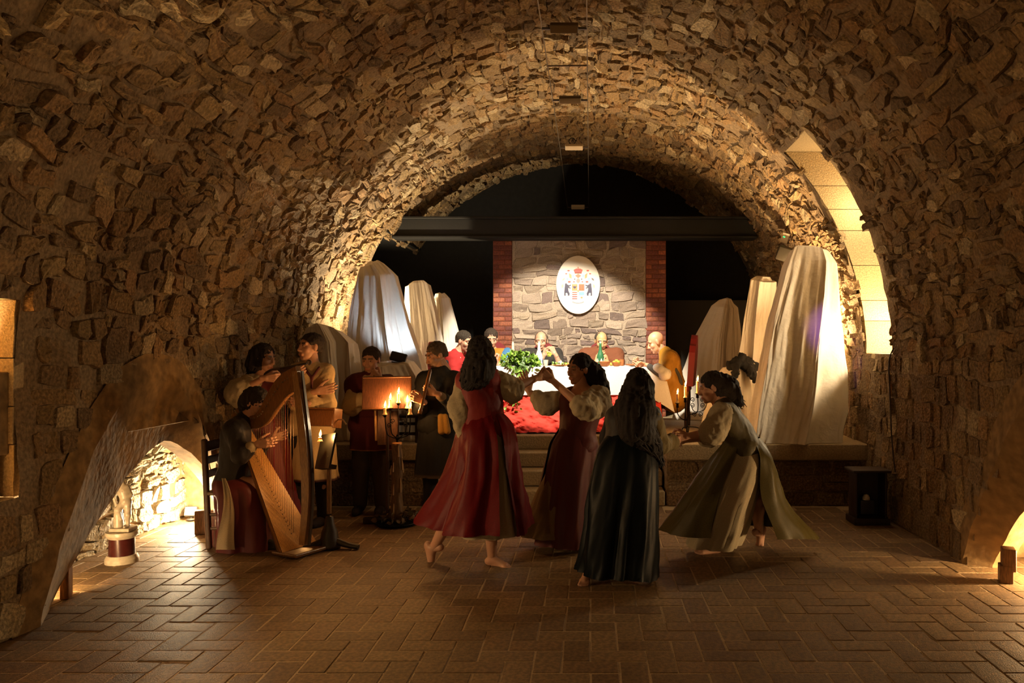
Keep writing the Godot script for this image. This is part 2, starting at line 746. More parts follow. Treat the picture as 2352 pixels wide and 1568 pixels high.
func strip(mb: Mb, a: Array, b: Array, o: Vector3) -> void:
	var n := mb.v.size()
	for i in a.size():
		mb.vert(a[i])
		mb.vert(b[i])
	for i in a.size() - 1:
		mb.q(n + i * 2, n + i * 2 + 1, n + i * 2 + 3, n + i * 2 + 2, o)


func arch_pts(side: float, inner: bool, x: float, grow := 0.0) -> Array:
	var c: float = (6.13 if inner else 5.72) if side < 0 else 4.4
	var w: float = (1.3 if inner else 1.22) if side < 0 else (1.32 if inner else 1.42)
	var r := []
	for i in 41:
		var t := -cos(PI * i / 40.0)
		var d := c + w * t
		var y := maxf(arch_y(side, inner, clampf(d, c - w * 0.9999, c + w * 0.9999)), 0.0)
		var nrm := Vector2(t, maxf(y, 0.25)).normalized() * grow
		r.append(Vector3(x, maxf(y + nrm.y, -0.05) if y > 0.01 else -0.05, -(d + nrm.x)))
	return r


func niche(parent: Node, side: float) -> void:
	var wx := VCX + side * VR
	var ix := wx + side * 0.13
	var mb := Mb.new()
	strip(mb, arch_pts(side, false, wx - side * 0.035), arch_pts(side, true, ix), Vector3(-side, -0.3, 0))
	strip(mb, arch_pts(side, false, wx - side * 0.035), arch_pts(side, false, wx - side * 0.02, 0.2), Vector3(-side, 0, 0))
	strip(mb, arch_pts(side, true, ix), arch_pts(side, true, ix + side * 0.14), Vector3(0, -1, 0))
	for i in mb.v.size():
		mb.v[i] += Vector3(nz.get_noise_3dv(mb.v[i] * 350), nz.get_noise_3dv(mb.v[i] * 350 + Vector3.ONE * 50) * 0.6, 0) * 0.02
	obj("arch_splay", mb, mats.plaster, parent)
	# the hollow behind the arch
	var bx := wx + side * 0.66
	var map := func(u: float, d: float, h: float) -> Vector3:
		if u < 0.5:
			return Vector3(bx - side * h, u, -d)
		var a := clampf((u - 0.5) / 0.78, 0.0, 1.0) * PI / 2
		var n := Vector2(-cos(a), -sin(a))
		return Vector3(bx + side * (-0.55 * (1 - cos(a)) + n.x * h), 0.5 + 0.5 * sin(a) + n.y * h, -d)
	var d0 := 4.2 if side < 0 else 2.7
	var d1 := 7.5 if side < 0 else 6.05
	var pal := [lin(0.78, 0.72, 0.60), lin(0.70, 0.64, 0.52), lin(0.82, 0.77, 0.68)] if side < 0 else [lin(0.78, 0.66, 0.48), lin(0.72, 0.58, 0.40)]
	masonry(parent, map, 0.0, 1.28, d0, d1, Vector2(0.06, 0.14), Vector2(0.09, 0.26), func(_a, _b, _c, _d): return false, pal, Vector2(0.012, 0.04), 0.014, 90, 0.004, "niche_stone", 0.28, 0.05)
	var bk := Mb.new()
	var us := steps_to(0.0, 1.28, 0.12, [0.5])
	var rows := []
	for u in us:
		var r := []
		for j in 12:
			r.append(map.call(u, lerpf(d0, d1, j / 11.0), 0.0))
		rows.append(r)
	bk.loft(rows, false)
	for d in [d0, d1]:
		bk.box(Vector3(wx + side * 0.4, 0.5, -d), Vector3(0.7, 1.2, 0.1))
	bk.box(Vector3(wx + side * 0.09, 1.22, -(d0 + d1) * 0.5), Vector3(0.12, 0.45, d1 - d0 + 0.2))
	obj("niche_back", bk, mats.plaster, parent)


# a deep slit in the wall: jambs of dressed blocks, sill, lintel and back
func slot(parent: Node, side: float, d0: float, d1: float, y0: float, y1: float, depth: float) -> void:
	var pal := [lin(0.80, 0.70, 0.52), lin(0.84, 0.75, 0.58), lin(0.77, 0.66, 0.47)]
	var xo := wall_x(y0, side) + side * depth
	for face in [d1, d0]:
		var y := y0
		var dz := -0.04 if face == d1 else 0.04
		while y < y1 - 0.02:
			var bh := minf(rng.randf_range(0.2, 0.36), y1 - y)
			if y1 - y - bh < 0.12:
				bh = y1 - y
			var poly := PackedVector2Array()
			for i in 5:
				var yy := y + 0.003 + (bh - 0.006) * i / 4.0
				poly.append(Vector2(wall_x(yy, side) + side * (0.002 + rng.randf() * 0.006), yy))
			poly.append(Vector2(xo, y + bh - 0.003))
			poly.append(Vector2(xo, y + 0.003))
			var mb := Mb.new()
			mb.col = stone_col(pal)
			mb.prism(poly, 0.08, Transform3D(Basis.IDENTITY, Vector3(0, 0, -face + dz + rng.randf_range(0.0, 0.012) * (1 if face == d1 else -1))))
			obj("jamb_block", mb, mats.lime, parent, Vector3.ZERO, true)
			y += bh
	var mb := Mb.new()
	mb.col = pal[1]
	var dm := (d0 + d1) * 0.5
	var xs := wall_x(y0, side)
	mb.box(Vector3((xs + xo) * 0.5 + side * 0.02, y0 - 0.1, -dm), Vector3(absf(xo - xs) + 0.04, 0.2, d1 - d0))
	obj("sill", mb, mats.lime, parent)
	mb = Mb.new()
	mb.col = pal[0]
	var xt := wall_x(y1, side)
	mb.box(Vector3((xt + xo) * 0.5, y1 + 0.13, -dm), Vector3(absf(xo - xt) + 0.02, 0.26, d1 - d0 + 0.2))
	obj("lintel", mb, mats.lime, parent)
	mb = Mb.new()
	mb.col = pal[2]
	mb.box(Vector3(xo + side * 0.05, (y0 + y1) * 0.5, -dm), Vector3(0.1, y1 - y0 + 0.4, d1 - d0 + 0.2))
	obj("slot_back", mb, mats.lime, parent)


func build_room() -> void:
	var pal := [lin(0.69, 0.57, 0.39), lin(0.65, 0.52, 0.35), lin(0.73, 0.62, 0.44), lin(0.60, 0.50, 0.37), lin(0.67, 0.55, 0.38), lin(0.58, 0.48, 0.35), lin(0.70, 0.56, 0.39), lin(0.82, 0.73, 0.57)]
	var wl := struct("wall_left", "left wall of the cellar, rough stone with a low arched niche")
	var ce := struct("ceiling", "barrel vault of rough rubble stone over the whole hall")
	var wr := struct("wall_right", "right wall of the cellar, rough stone with a tall lit slit")
	var ds := steps_to(2.0, 12.5, 0.11, [3.5, 4.36, 7.2, 7.95, 10.4])
	bed(wl, steps_to(0.0, U1, 0.1, [0.76]), ds, mats.mortar)
	bed(ce, steps_to(U1, U2, 0.1, [1.84, 3.13, 8.53, 10.75]), ds, mats.mortar)
	bed(wr, steps_to(U2, U3, 0.1, []), ds, mats.mortar)
	masonry(wl, vault_pt, 0.0, U1, 2.6, 12.4, Vector2(0.11, 0.24), Vector2(0.12, 0.40), vault_skip, pal, Vector2(0.012, 0.030), 0.008, 300, 0.004, "stone", 0.2, 0.05)
	masonry(wr, vault_pt, U2, U3, 2.6, 12.4, Vector2(0.14, 0.28), Vector2(0.10, 0.26), vault_skip, pal, Vector2(0.012, 0.032), 0.009, 300, 0.004, "stone", 0.22, 0.05)
	masonry(ce, vault_pt, U1, U2, 2.8, 12.4, Vector2(0.055, 0.17), Vector2(0.08, 0.30), vault_skip, pal, Vector2(0.008, 0.048), 0.014, 300, 0.002, "stone", 0.30, 0.11)
	niche(wl, -1)
	niche(wr, 1)
	slot(wr, 1, 7.2, 7.95, 1.52, 3.53, 0.95)
	slot(wl, -1, 3.5, 4.36, 0.76, 1.84, 0.75)
	# the bay behind the left wall, beside the stage
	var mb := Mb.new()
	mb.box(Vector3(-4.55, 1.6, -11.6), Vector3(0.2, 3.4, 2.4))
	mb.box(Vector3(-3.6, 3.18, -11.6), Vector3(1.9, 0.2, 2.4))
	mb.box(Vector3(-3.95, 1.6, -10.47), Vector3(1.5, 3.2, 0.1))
	obj("bay_wall", mb, mats.shade_dark, wl)  # bay coloured dark in place of the shade inside it
	# the part of the hall behind the camera
	mb = Mb.new()
	var r1 := []
	var r2 := []
	for i in 30:
		var u := U3 * i / 29.0
		r1.append(vault_pt(u, 2.05, -0.02))
		r2.append(vault_pt(u, -3.0, -0.02))
	mb.loft([r1, r2], false)
	obj("rear_vault", mb, mats.mortar, ce)
	var wb := struct("wall_back", "end wall of the cellar behind the stage, coloured dark for shade")
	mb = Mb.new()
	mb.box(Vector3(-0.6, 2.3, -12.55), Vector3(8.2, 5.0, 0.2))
	obj("end_wall", mb, mats.shade_dark, wb)  # wall painted near black where shade falls past the beam
	var wf := struct("wall_front", "plain wall at the near end of the hall")
	mb = Mb.new()
	mb.box(Vector3(-0.2, 2.3, 3.05), Vector3(7.0, 5.0, 0.2))
	obj("near_wall", mb, mats.mortar, wf)
	mb = Mb.new()
	mb.box(Vector3(1.85, 1.45, -11.9), Vector3(1.4, 1.66, 0.08))
	tag(obj("partition_wall", mb, mat("grey_plaster", Color(0.30, 0.28, 0.25), 0.9)), "low grey partition right of the stone backdrop", "", "", "structure")
	build_floor()
	build_stage()


func build_floor() -> void:
	var fl := struct("floor", "floor of worn brown bricks laid in a herringbone")
	var mb := Mb.new()
	mb.box(Vector3(-0.2, -0.1019, -5.5), Vector3(8.4, 0.2, 17.2))
	obj("joint_bed", mb, mats.joint, fl)
	var w := 0.143
	var pal := [lin(0.58, 0.47, 0.32), lin(0.53, 0.42, 0.28), lin(0.56, 0.44, 0.30), lin(0.51, 0.40, 0.27), lin(0.60, 0.49, 0.34)]
	var made := []
	for i in range(-28, 27):
		for j in range(20, 57):
			var t := posmod(i - j, 4)
			if t == 1 or t == 3:
				continue
			var c := Vector2((i + 1.0) * w, (j + 0.5) * w) if t == 0 else Vector2((i + 0.5) * w, j * w)
			var sz := Vector2(2 * w, w) if t == 0 else Vector2(w, 2 * w)
			if c.y > 7.86 + (0.0 if absf(c.x + 0.37) > 1.1 else 0.1) or c.x < -3.88 or c.x > 3.5:
				continue
			var b := Mb.new()
			b.col = pal[rng.randi() % 5] * rng.randf_range(0.92, 1.08)
			var g := rng.randf_range(0.006, 0.013)
			var bs := Basis.from_euler(Vector3(rng.randf_range(-1, 1) * 0.005, rng.randf_range(-1, 1) * 0.012, rng.randf_range(-1, 1) * 0.005))
			b.box(Vector3(c.x, -0.02 + rng.randf_range(-0.0015, 0.0015), -c.y), Vector3(sz.x - g, 0.0415, sz.y - g), bs, 0.003)
			var sx := c.x / c.y * F + VX
			made.append([(1.0 if sx > -30 and sx < 2390 and c.y > 3.6 else 0.0) / pow(c.y, 3), b])
	scatter(fl, made, "brick", mats.brick, 300, false)


func build_stage() -> void:
	var st := struct("stage", "raised stone stage with four worn steps in its middle")
	var sides := [[-3.3, -1.52], [0.75, 2.95]]
	var pal := [lin(0.62, 0.50, 0.35), lin(0.56, 0.44, 0.30), lin(0.66, 0.55, 0.40)]
	for s in sides:
		var mb := Mb.new()
		var cx: float = (s[0] + s[1]) * 0.5
		var sw: float = s[1] - s[0]
		mb.box(Vector3(cx, HS - 0.08, -8.3), Vector3(sw, 0.16, 0.86), Basis.IDENTITY, 0.012)
		obj("edge_slab", mb, mats.slab, st)
		mb = Mb.new()
		mb.box(Vector3(cx, 0.225, -8.37), Vector3(sw - 0.02, 0.47, 0.86))
		obj("mortar_bed", mb, mats.mortar, st)
		var map := func(u: float, d: float, h: float) -> Vector3: return Vector3(d, u, -7.94 + h * 0.6)
		masonry(st, map, 0.0, HS - 0.165, s[0], s[1], Vector2(0.1, 0.17), Vector2(0.18, 0.4), func(_a, _b, _c, _d): return false, pal, Vector2(0.006, 0.03), 0.01, 60)
	var mb := Mb.new()
	mb.box(Vector3(-0.2, HS * 0.5, -10.57), Vector3(7.6, HS, 3.8), Basis.IDENTITY, 0.01)
	obj("stage_floor", mb, mats.slab, st)
	for i in 4:
		mb = Mb.new()
		var f: float = [7.9, 8.15, 8.41, 8.66][i]
		mb.box(Vector3(-0.385, 0.0775 + 0.155 * i, -(f + 0.2)), Vector3(2.25, 0.152, 0.4), Basis.IDENTITY, 0.014)
		obj("step", mb, mats.slab, st)
	mb = Mb.new()
	mb.box(Vector3(-0.21, 3.18, -10.82), Vector3(4.9, 0.245, 0.24), Basis.IDENTITY, 0.008)
	mb.box(Vector3(-0.21, 3.315, -10.80), Vector3(4.8, 0.03, 0.30), Basis.IDENTITY, 0.004)
	mb.box(Vector3(-0.21, 3.055, -10.80), Vector3(4.9, 0.03, 0.30), Basis.IDENTITY, 0.004)
	tag(obj("ceiling_beam", mb, mats.dark), "black beam across the vault above the stone backdrop", "", "", "structure")


# ---------------------------------------------------------------- people: shared heads, hands and feet
func make_figures() -> void:
	head_mb = Mb.new()
	var p := [
		[Vector3(0, 0.036, -0.016), Vector3(0.076, 0.088, 0.096)],
		[Vector3(0, -0.025, 0.026), Vector3(0.060, 0.085, 0.064)],
		[Vector3(0, -0.072, 0.034), Vector3(0.049, 0.042, 0.046)],
		[Vector3(0, -0.100, 0.066), Vector3(0.022, 0.017, 0.018)],
		[Vector3(0, 0.018, 0.086), Vector3(0, -0.028, 0.108), 0.008, 0.012],
		[Vector3(-0.012, -0.033, 0.096), Vector3(0.012, -0.033, 0.096), 0.009, 0.009],
		[Vector3(-0.045, 0.032, 0.072), Vector3(0.045, 0.032, 0.072), 0.013, 0.013],
		[Vector3(-0.040, -0.022, 0.060), Vector3(0.025, 0.026, 0.024)],
		[Vector3(0.040, -0.022, 0.060), Vector3(0.025, 0.026, 0.024)],
		[Vector3(-0.030, 0.012, 0.104), Vector3(0.019, 0.013, 0.016), -1],
		[Vector3(0.030, 0.012, 0.104), Vector3(0.019, 0.013, 0.016), -1],
		[Vector3(-0.019, -0.060, 0.084), Vector3(0.019, -0.060, 0.084), 0.008, 0.008],
		[Vector3(-0.015, -0.070, 0.084), Vector3(0.015, -0.070, 0.084), 0.008, 0.008],
		[Vector3(-0.077, 0.000, -0.006), Vector3(0.010, 0.031, 0.019)],
		[Vector3(0.077, 0.000, -0.006), Vector3(0.010, 0.031, 0.019)],
		[Vector3(0, -0.07, -0.02), Vector3(0, -0.17, -0.04), 0.052, 0.056],
	]
	sdf(head_mb, p, 0.013, 0.0046)
	for s in [-1, 1]:
		head_mb.col = Color(0.85, 0.9, 0.9)
		head_mb.ball(Vector3(s * 0.030, 0.010, 0.0795), Vector3(0.0125, 0.0095, 0.0125), 10)
	for s in [-1.0, 1.0]:
		var n := head_mb.v.size()
		head_mb.col = Color(0.08, 0.05, 0.04)
		head_mb.ball(Vector3(s * 0.030, 0.011, 0.0885), Vector3(0.0058, 0.0058, 0.0055), 8)
	# hands: wrist at the origin, fingers along x, thumb towards y, palm towards -z
	for kind in ["grip", "soft"]:
		var mb := Mb.new()
		var pr := []
		var bend: Array = [1.05, 1.35, 0.9] if kind == "grip" else [0.28, 0.35, 0.25]
		pr.append([Vector3(-0.03, 0, 0), Vector3(0.01, 0, 0), 0.026, 0.026])
		for f in 4:
			var y: float = [0.030, 0.010, -0.010, -0.029][f]
			var kn := Vector3([0.090, 0.094, 0.089, 0.080][f], y, 0.004)
			pr.append([Vector3(0.012, y * 0.55, 0), kn, 0.015, 0.0115])
			var q := kn
			var a := 0.0
			for s in 3:
				a += bend[s] * (1.0 + (f - 1.5) * 0.06)
				var ln: float = [0.042, 0.027, 0.021][s] * [0.95, 1.05, 1.0, 0.8][f]
				var e := q + Vector3(cos(a), (1.5 - f) * 0.05, -sin(a)) * ln
				pr.append([q, e, 0.0095 - s * 0.001, 0.0086 - s * 0.001])
				q = e
		var t0 := Vector3(0.022, 0.024, -0.006)
		var t1 := Vector3(0.058, 0.052, -0.018)
		var t2 := t1 + (Vector3(0.026, 0.004, -0.026) if kind == "grip" else Vector3(0.030, 0.018, -0.010))
		var t3 := t2 + (Vector3(0.014, -0.014, -0.016) if kind == "grip" else Vector3(0.024, 0.006, -0.008))
		pr.append([t0, t1, 0.015, 0.0115])
		pr.append([t1, t2, 0.0112, 0.0098])
		pr.append([t2, t3, 0.0098, 0.008])
		sdf(mb, pr, 0.0065, 0.0035)
		hand_mb[kind] = mb
	# bare foot: ankle at the origin, toes along x
	foot_mb = Mb.new()
	var fp := [
		[Vector3(0, 0.06, 0), Vector3(0, 0, 0), 0.034, 0.034],
		[Vector3(-0.035, -0.045, 0), Vector3(0.02, -0.02, 0), 0.030, 0.036],
		[Vector3(0.0, -0.015, 0), Vector3(0.115, -0.052, 0.004), 0.038, 0.024],
		[Vector3(-0.02, -0.055, 0), Vector3(0.12, -0.056, 0.018), 0.022, 0.020],
		[Vector3(-0.02, -0.055, 0), Vector3(0.11, -0.058, -0.020), 0.022, 0.018],
	]
	for i in 5:
		var z: float = [0.030, 0.012, -0.003, -0.017, -0.030][i]
		fp.append([Vector3(0.115, -0.058, z * 0.9), Vector3([0.165, 0.168, 0.160, 0.150, 0.138][i], -0.064, z), 0.013, [0.0125, 0.009, 0.0085, 0.008, 0.0075][i]])
	sdf(foot_mb, fp, 0.010, 0.0048)


func face_basis(J: Dictionary) -> Basis:
	return Basis.from_euler(Vector3(deg_to_rad(J.get("pitch", 0.0)), deg_to_rad(J.get("yaw", 0.0)), deg_to_rad(J.get("roll", 0.0))), EULER_ORDER_YXZ)


func frame(dir: Vector3, thumb: Vector3) -> Basis:
	var x := dir.normalized()
	var y := (thumb - x * x.dot(thumb)).normalized()
	return Basis(x, y, x.cross(y))


# J: joints in the world. A is the arm and leg at the viewer's left, B at the right.
func fill_joints(J: Dictionary) -> void:
	var lat: Vector3 = (J.sB - J.sA).normalized()
	J.lat = lat
	var k: float = J.get("k", 1.0)
	var hl: Vector3 = J.get("hlat", lat)
	J.hA = J.pel - hl * 0.075 * k
	J.hB = J.pel + hl * 0.075 * k
	if not J.has("kA"):
		if J.has("sit"):
			var sd: Vector3 = J.sit
			J.kA = J.hA + sd * 0.43 - hl * 0.04
			J.kB = J.hB + sd * 0.43 + hl * 0.04
			J.aA = J.kA + Vector3(0, -0.40, 0) - sd * 0.03
			J.aB = J.kB + Vector3(0, -0.40, 0) - sd * 0.03
			J.toe = sd
		else:
			var fl: float = J.get("floor", 0.0)
			for s in ["A", "B"]:
				var h: Vector3 = J["h" + s]
				J["a" + s] = Vector3(h.x, fl + 0.085, h.z) + hl * (-0.03 if s == "A" else 0.03)
				J["k" + s] = (h + J["a" + s]) * 0.5 + Vector3(0, 0.0, 0.015)


func body_prims(J: Dictionary, grow := 0.0) -> Array:
	var k: float = J.get("k", 1.0)
	var lat: Vector3 = J.lat
	var ch: Vector3 = (J.sA + J.sB) * 0.5
	var g := grow
	var w: float = J.get("girth", 1.0)
	var mid: Vector3 = J.pel.lerp(ch, 0.45)
	return [
		[J.hA, J.pel.lerp(ch, 0.4) - lat * 0.05 * w, 0.105 * w * k + g, 0.092 * w * k + g],
		[J.hB, J.pel.lerp(ch, 0.4) + lat * 0.05 * w, 0.105 * w * k + g, 0.092 * w * k + g],
		[mid - lat * 0.05, J.sA.lerp(ch, 0.42) + (J.pel - ch) * 0.12, 0.095 * w * k + g, 0.098 * k + g],
		[mid + lat * 0.05, J.sB.lerp(ch, 0.42) + (J.pel - ch) * 0.12, 0.095 * w * k + g, 0.098 * k + g],
		[J.sA, J.sB, 0.052 * k + g, 0.052 * k + g],
		[J.sA.lerp(ch, 0.25), J.nk, 0.05 * k + g, 0.05 * k + g],
		[J.sB.lerp(ch, 0.25), J.nk, 0.05 * k + g, 0.05 * k + g],
	]


func bodice_prims(J: Dictionary, g: float) -> Array:
	var ch: Vector3 = (J.sA + J.sB) * 0.5
	var lat: Vector3 = J.lat * 0.03
	var lo: Vector3 = J.pel.lerp(ch, 0.17)
	return body_prims(J, g).slice(2, 6) + [[lo - lat, J.pel.lerp(ch, 0.55) - lat, 0.088 + g, 0.09 + g], [lo + lat, J.pel.lerp(ch, 0.55) + lat, 0.088 + g, 0.09 + g], [J.hA, J.pel.lerp(ch, 0.4), 0.105 + g * 0.6, 0.09 + g], [J.hB, J.pel.lerp(ch, 0.4), 0.105 + g * 0.6, 0.09 + g]]


func arm_prims(J: Dictionary, s: String, r0: float, r1: float, r2: float, cut := 1.0) -> Array:
	return [[J["s" + s], J["e" + s], r0, r1], [J["e" + s], J["e" + s].lerp(J["w" + s], cut), r1, r2]]


func person(J: Dictionary, label: String, skin: Color, org: Vector3) -> Node3D:
	fill_joints(J)
	var root := thing("person", label, "person", org)
	var k: float = J.get("k", 1.0)
	var mb := Mb.new()
	mb.col = skin
	var p := body_prims(J)
	p.append([J.nk, J.hd + (J.nk - J.hd) * 0.45, 0.056 * k, 0.050 * k])
	for s in ["A", "B"]:
		p.append_array([[J["s" + s], J["e" + s], 0.046 * k, 0.038 * k], [J["e" + s], J["w" + s], 0.039 * k, 0.026 * k]])
		p.append_array([[J["h" + s], J["k" + s], 0.085 * k, 0.054 * k], [J["k" + s], J["k" + s].lerp(J["a" + s], 0.35), 0.052 * k, 0.056 * k], [J["k" + s].lerp(J["a" + s], 0.35), J["a" + s], 0.056 * k, 0.034 * k]])
	sdf(mb, p, 0.035, 0.012)
	# head
	var hb := face_basis(J) * Basis.from_scale(Vector3.ONE * k * J.get("hk", 1.0))
	var n := mb.v.size()
	mb.join(head_mb, Transform3D(hb, J.hd), skin)
	var br: Color = J.get("brow", Color(0.10, 0.07, 0.05))
	var beard: float = J.get("beard", 0.0)
	for i in head_mb.v.size():
		var q := head_mb.v[i]
		var col := mb.c[n + i]
		if q.z > 0.075 and absf(q.y - 0.033) < 0.008 and absf(q.x) > 0.010 and absf(q.x) < 0.052:
			col = br
		elif q.z > 0.083 and absf(q.y + 0.065) < 0.011 and absf(q.x) < 0.023:
			col = col * Color(0.9, 0.66, 0.6)
		elif beard > 0.0 and q.z > -0.01 and q.y < -0.042 + 0.03 * clampf((absf(q.x) - 0.03) * 40, 0, 1) and q.y > -0.13 and not (q.z > 0.1 and q.y > -0.046):
			col = col.lerp(J.get("beard_col", br), beard)
		mb.c[n + i] = col
	# hands
	for s in ["A", "B"]:
		var dir: Vector3 = J.get("d" + s, J["w" + s] - J["e" + s])
		var th: Vector3 = J.get("t" + s, Vector3.UP)
		var b := frame(dir, th)
		# palm side: -z of the hand; mirror it so that the palm looks where asked
		var pal: Vector3 = J.get("p" + s, -(J.get("fwd", Vector3.BACK) as Vector3))
		if b.z.dot(pal) > 0.0:
			b.z = -b.z
		b = b * Basis.from_scale(Vector3.ONE * k * 0.98)
		mb.join(hand_mb[J.get("g" + s, "grip")], Transform3D(b, J["w" + s] + dir.normalized() * 0.012), skin)
	# feet
	if J.get("bare", false):
		for s in ["A", "B"]:
			var td: Vector3 = J.get("toe" + s, J.get("toe", Vector3.BACK))
			var up: Vector3 = J["k" + s] - J["a" + s]
			mb.join(foot_mb, Transform3D(frame(td, up) * Basis.from_scale(Vector3.ONE * k * 0.92), J["a" + s]), skin)
	obj("body", mb, mats.skin, root, org)
	if not J.get("bare", false):
		for s in ["A", "B"]:
			var td: Vector3 = J.get("toe" + s, J.get("toe", Vector3.BACK)).normalized()
			var a: Vector3 = J["a" + s]
			var sm := Mb.new()
			sm.col = J.get("shoe", Color(0.03, 0.02, 0.015))
			sdf(sm, [[a + Vector3(0, 0.06, 0), a, 0.046, 0.045], [a - td * 0.03 + Vector3(0, -0.04, 0), a + td * 0.10 + Vector3(0, -0.045, 0), 0.042, 0.040], [a + td * 0.10 + Vector3(0, -0.048, 0), a + td * 0.17 + Vector3(0, -0.052, 0), 0.038, 0.030]], 0.03, 0.012)
			obj("shoe", sm, mats.cloth, root, org)
	J.root = root
	J.org = org
	return root


func wear(J: Dictionary, called: String, prims: Array, m: Material, col: Color, k := 0.04, h := 0.014, disp := 0.008, dfreq := Vector3(9, 3, 9), label := "") -> MeshInstance3D:
	var mb := Mb.new()
	mb.col = col
	sdf(mb, prims, k, h, disp, dfreq, J.org.x * 3.0 + prims.size())
	var o := obj(called, mb, m, J.root, J.org)
	if label:
		o.set_meta("label", label)
	return o


# rings: [centre, half width x, half width z]; lobes: [angle, width, out, drop]
func skirt(J: Dictionary, called: String, rings: Array, m: Material, col: Color, folds := 9.0, amp := 0.02, a0 := 0.0, a1 := TAU, lobes := [], trim := Color.TRANSPARENT, label := "", rot := 0.0) -> MeshInstance3D:
	var mb := Mb.new()
	var seg := int(72 * (a1 - a0) / TAU) + 1
	var closed := absf(a1 - a0 - TAU) < 0.01
	var rows := 26
	var ph := rng.randf() * TAU
	var ctrs := []
	var out := []
	var cols := []
	for r in rows + 1:
		var t := float(r) / rows
		var f := t * (rings.size() - 1)
		var i := mini(int(f), rings.size() - 2)
		var u := f - i
		var p0: Array = rings[maxi(i - 1, 0)]
		var p1: Array = rings[i]
		var p2: Array = rings[i + 1]
		var p3: Array = rings[mini(i + 2, rings.size() - 1)]
		var c: Vector3 = p1[0].cubic_interpolate(p2[0], p0[0], p3[0], u)
		var rx := cubic_interpolate(p1[1], p2[1], p0[1], p3[1], u)
		var rz := cubic_interpolate(p1[2], p2[2], p0[2], p3[2], u)
		var ring := []
		for s in seg:
			var an := a0 + (a1 - a0) * s / (seg if closed else seg - 1)
			var fr := folds * 16.0
			var w := 1.5 * nz.get_noise_3d(cos(an + 0.35 * t) * fr + ph * 90, sin(an + 0.35 * t) * fr, t * 60.0) + 0.7 * nz.get_noise_3d(cos(an - 0.2 * t) * fr * 2.2, sin(an - 0.2 * t) * fr * 2.2 + ph * 70, t * 110.0)
			var gr := 1.0 + 1.7 * amp / maxf(rx, 0.05) * w * pow(t, 0.8)
			var o := Vector3(cos(an) * rx * gr, 0, sin(an) * rz * gr).rotated(Vector3.UP, rot)
			for l in lobes:
				var da: float = angle_difference(an, l[0]) / l[1]
				var e := exp(-da * da) * t * t
				o += Vector3(cos(an), 0, sin(an)) * l[2] * e + Vector3(0, -l[3] * e, 0)
			ring.append(c + o)
		ctrs.append(c)
		out.append(ring)
	mb.col = col
	mb.loft(out, closed, ctrs)
	if trim.a > 0.0:
		for s in seg:
			for r in range(rows - 1, rows + 1):
				mb.c[r * seg + s] = trim
	# the turned-in hem gives the cloth its thickness
	var b := mb.v.size()
	for s in seg:
		mb.vert(mb.v[rows * seg + s])
		mb.vert(mb.v[rows * seg + s] + (ctrs[rows] - mb.v[rows * seg + s]).normalized() * 0.015 + Vector3(0, 0.004, 0))
	for s in (seg if closed else seg - 1):
		var s2 := (s + 1) % seg
		mb.q(b + s * 2, b + s2 * 2, b + s2 * 2 + 1, b + s * 2 + 1, Vector3.DOWN)
	var o := obj(called, mb, m, J.root, J.org)
	if label:
		o.set_meta("label", label)
	return o


func hair(J: Dictionary, style: String, col: Color, fall := [], strands := 0) -> void:
	var hb := face_basis(J)
	var k: float = J.get("k", 1.0) * J.get("hk", 1.0)
	var mb := Mb.new()
	mb.col = col
	var p := [[Vector3(0, 0.044, -0.022), Vector3(0.085, 0.090, 0.101)]]
	if style == "short":
		p.append([Vector3(0, -0.005, -0.058), Vector3(0.070, 0.085, 0.056)])
		p.append([Vector3(0, -0.042, 0.084), Vector3(0.105, 0.104, 0.078), -1])
		p.append([Vector3(0, -0.125, 0.0), Vector3(0.2, 0.1, 0.2), -1])
	elif style == "thinning":
		p = [[Vector3(0, 0.036, -0.024), Vector3(0.083, 0.088, 0.097)]]
		p.append([Vector3(0, 0.04, 0.085), Vector3(0.088, 0.12, 0.085), -1])
		p.append([Vector3(0, -0.125, 0.0), Vector3(0.2, 0.1, 0.2), -1])
	else:
		p.append([Vector3(0, -0.02, -0.055), Vector3(0.082, 0.1, 0.06)])
		p.append([Vector3(0, -0.045, 0.105), Vector3(0.072, 0.105, 0.085), -1])
	for i in p.size():
		if p[i][1] is Vector3:
			pass
	var lm := Mb.new()
	lm.col = col
	sdf(lm, p, 0.02, 0.0062, 0.007, Vector3(34, 16, 34), J.hd.x)
	mb.join(lm, Transform3D(hb * Basis.from_scale(Vector3.ONE * k), J.hd))
	if fall.size() > 1:
		var fp := []
		for i in fall.size() - 1:
			fp.append([fall[i][0], fall[i + 1][0], fall[i][1], fall[i + 1][1]])
		sdf(mb, fp, 0.05, 0.011, 0.016, Vector3(22, 3.5, 22), J.hd.x)
		for s in strands:
			var path := []
			var off := Vector3(rng.randfn(), rng.randfn() * 0.6, rng.randfn()).normalized()
			var st := rng.randf_range(0.0, 0.4)
			for i in 9:
				var t := lerpf(st, 1.0 + 0.1 * rng.randf(), i / 8.0) * (fall.size() - 1)
				var j := mini(int(t), fall.size() - 2)
				var c: Vector3 = fall[j][0].lerp(fall[j + 1][0], t - j)
				var r: float = lerpf(fall[j][1], fall[j + 1][1], clampf(t - j, 0, 1))
				path.append(c + off * r * (0.98 + 0.16 * i / 8.0) + Vector3(rng.randfn(), rng.randfn(), rng.randfn()) * 0.007)
			mb.tube(path, [0.007, 0.007, 0.007, 0.006, 0.006, 0.005, 0.005, 0.004, 0.002], 5, false)
	obj("hair", mb, mats.hair, J.root, J.org)


const SKIN := Color(0.52, 0.29, 0.19)
const SKIN2 := Color(0.46, 0.25, 0.16)


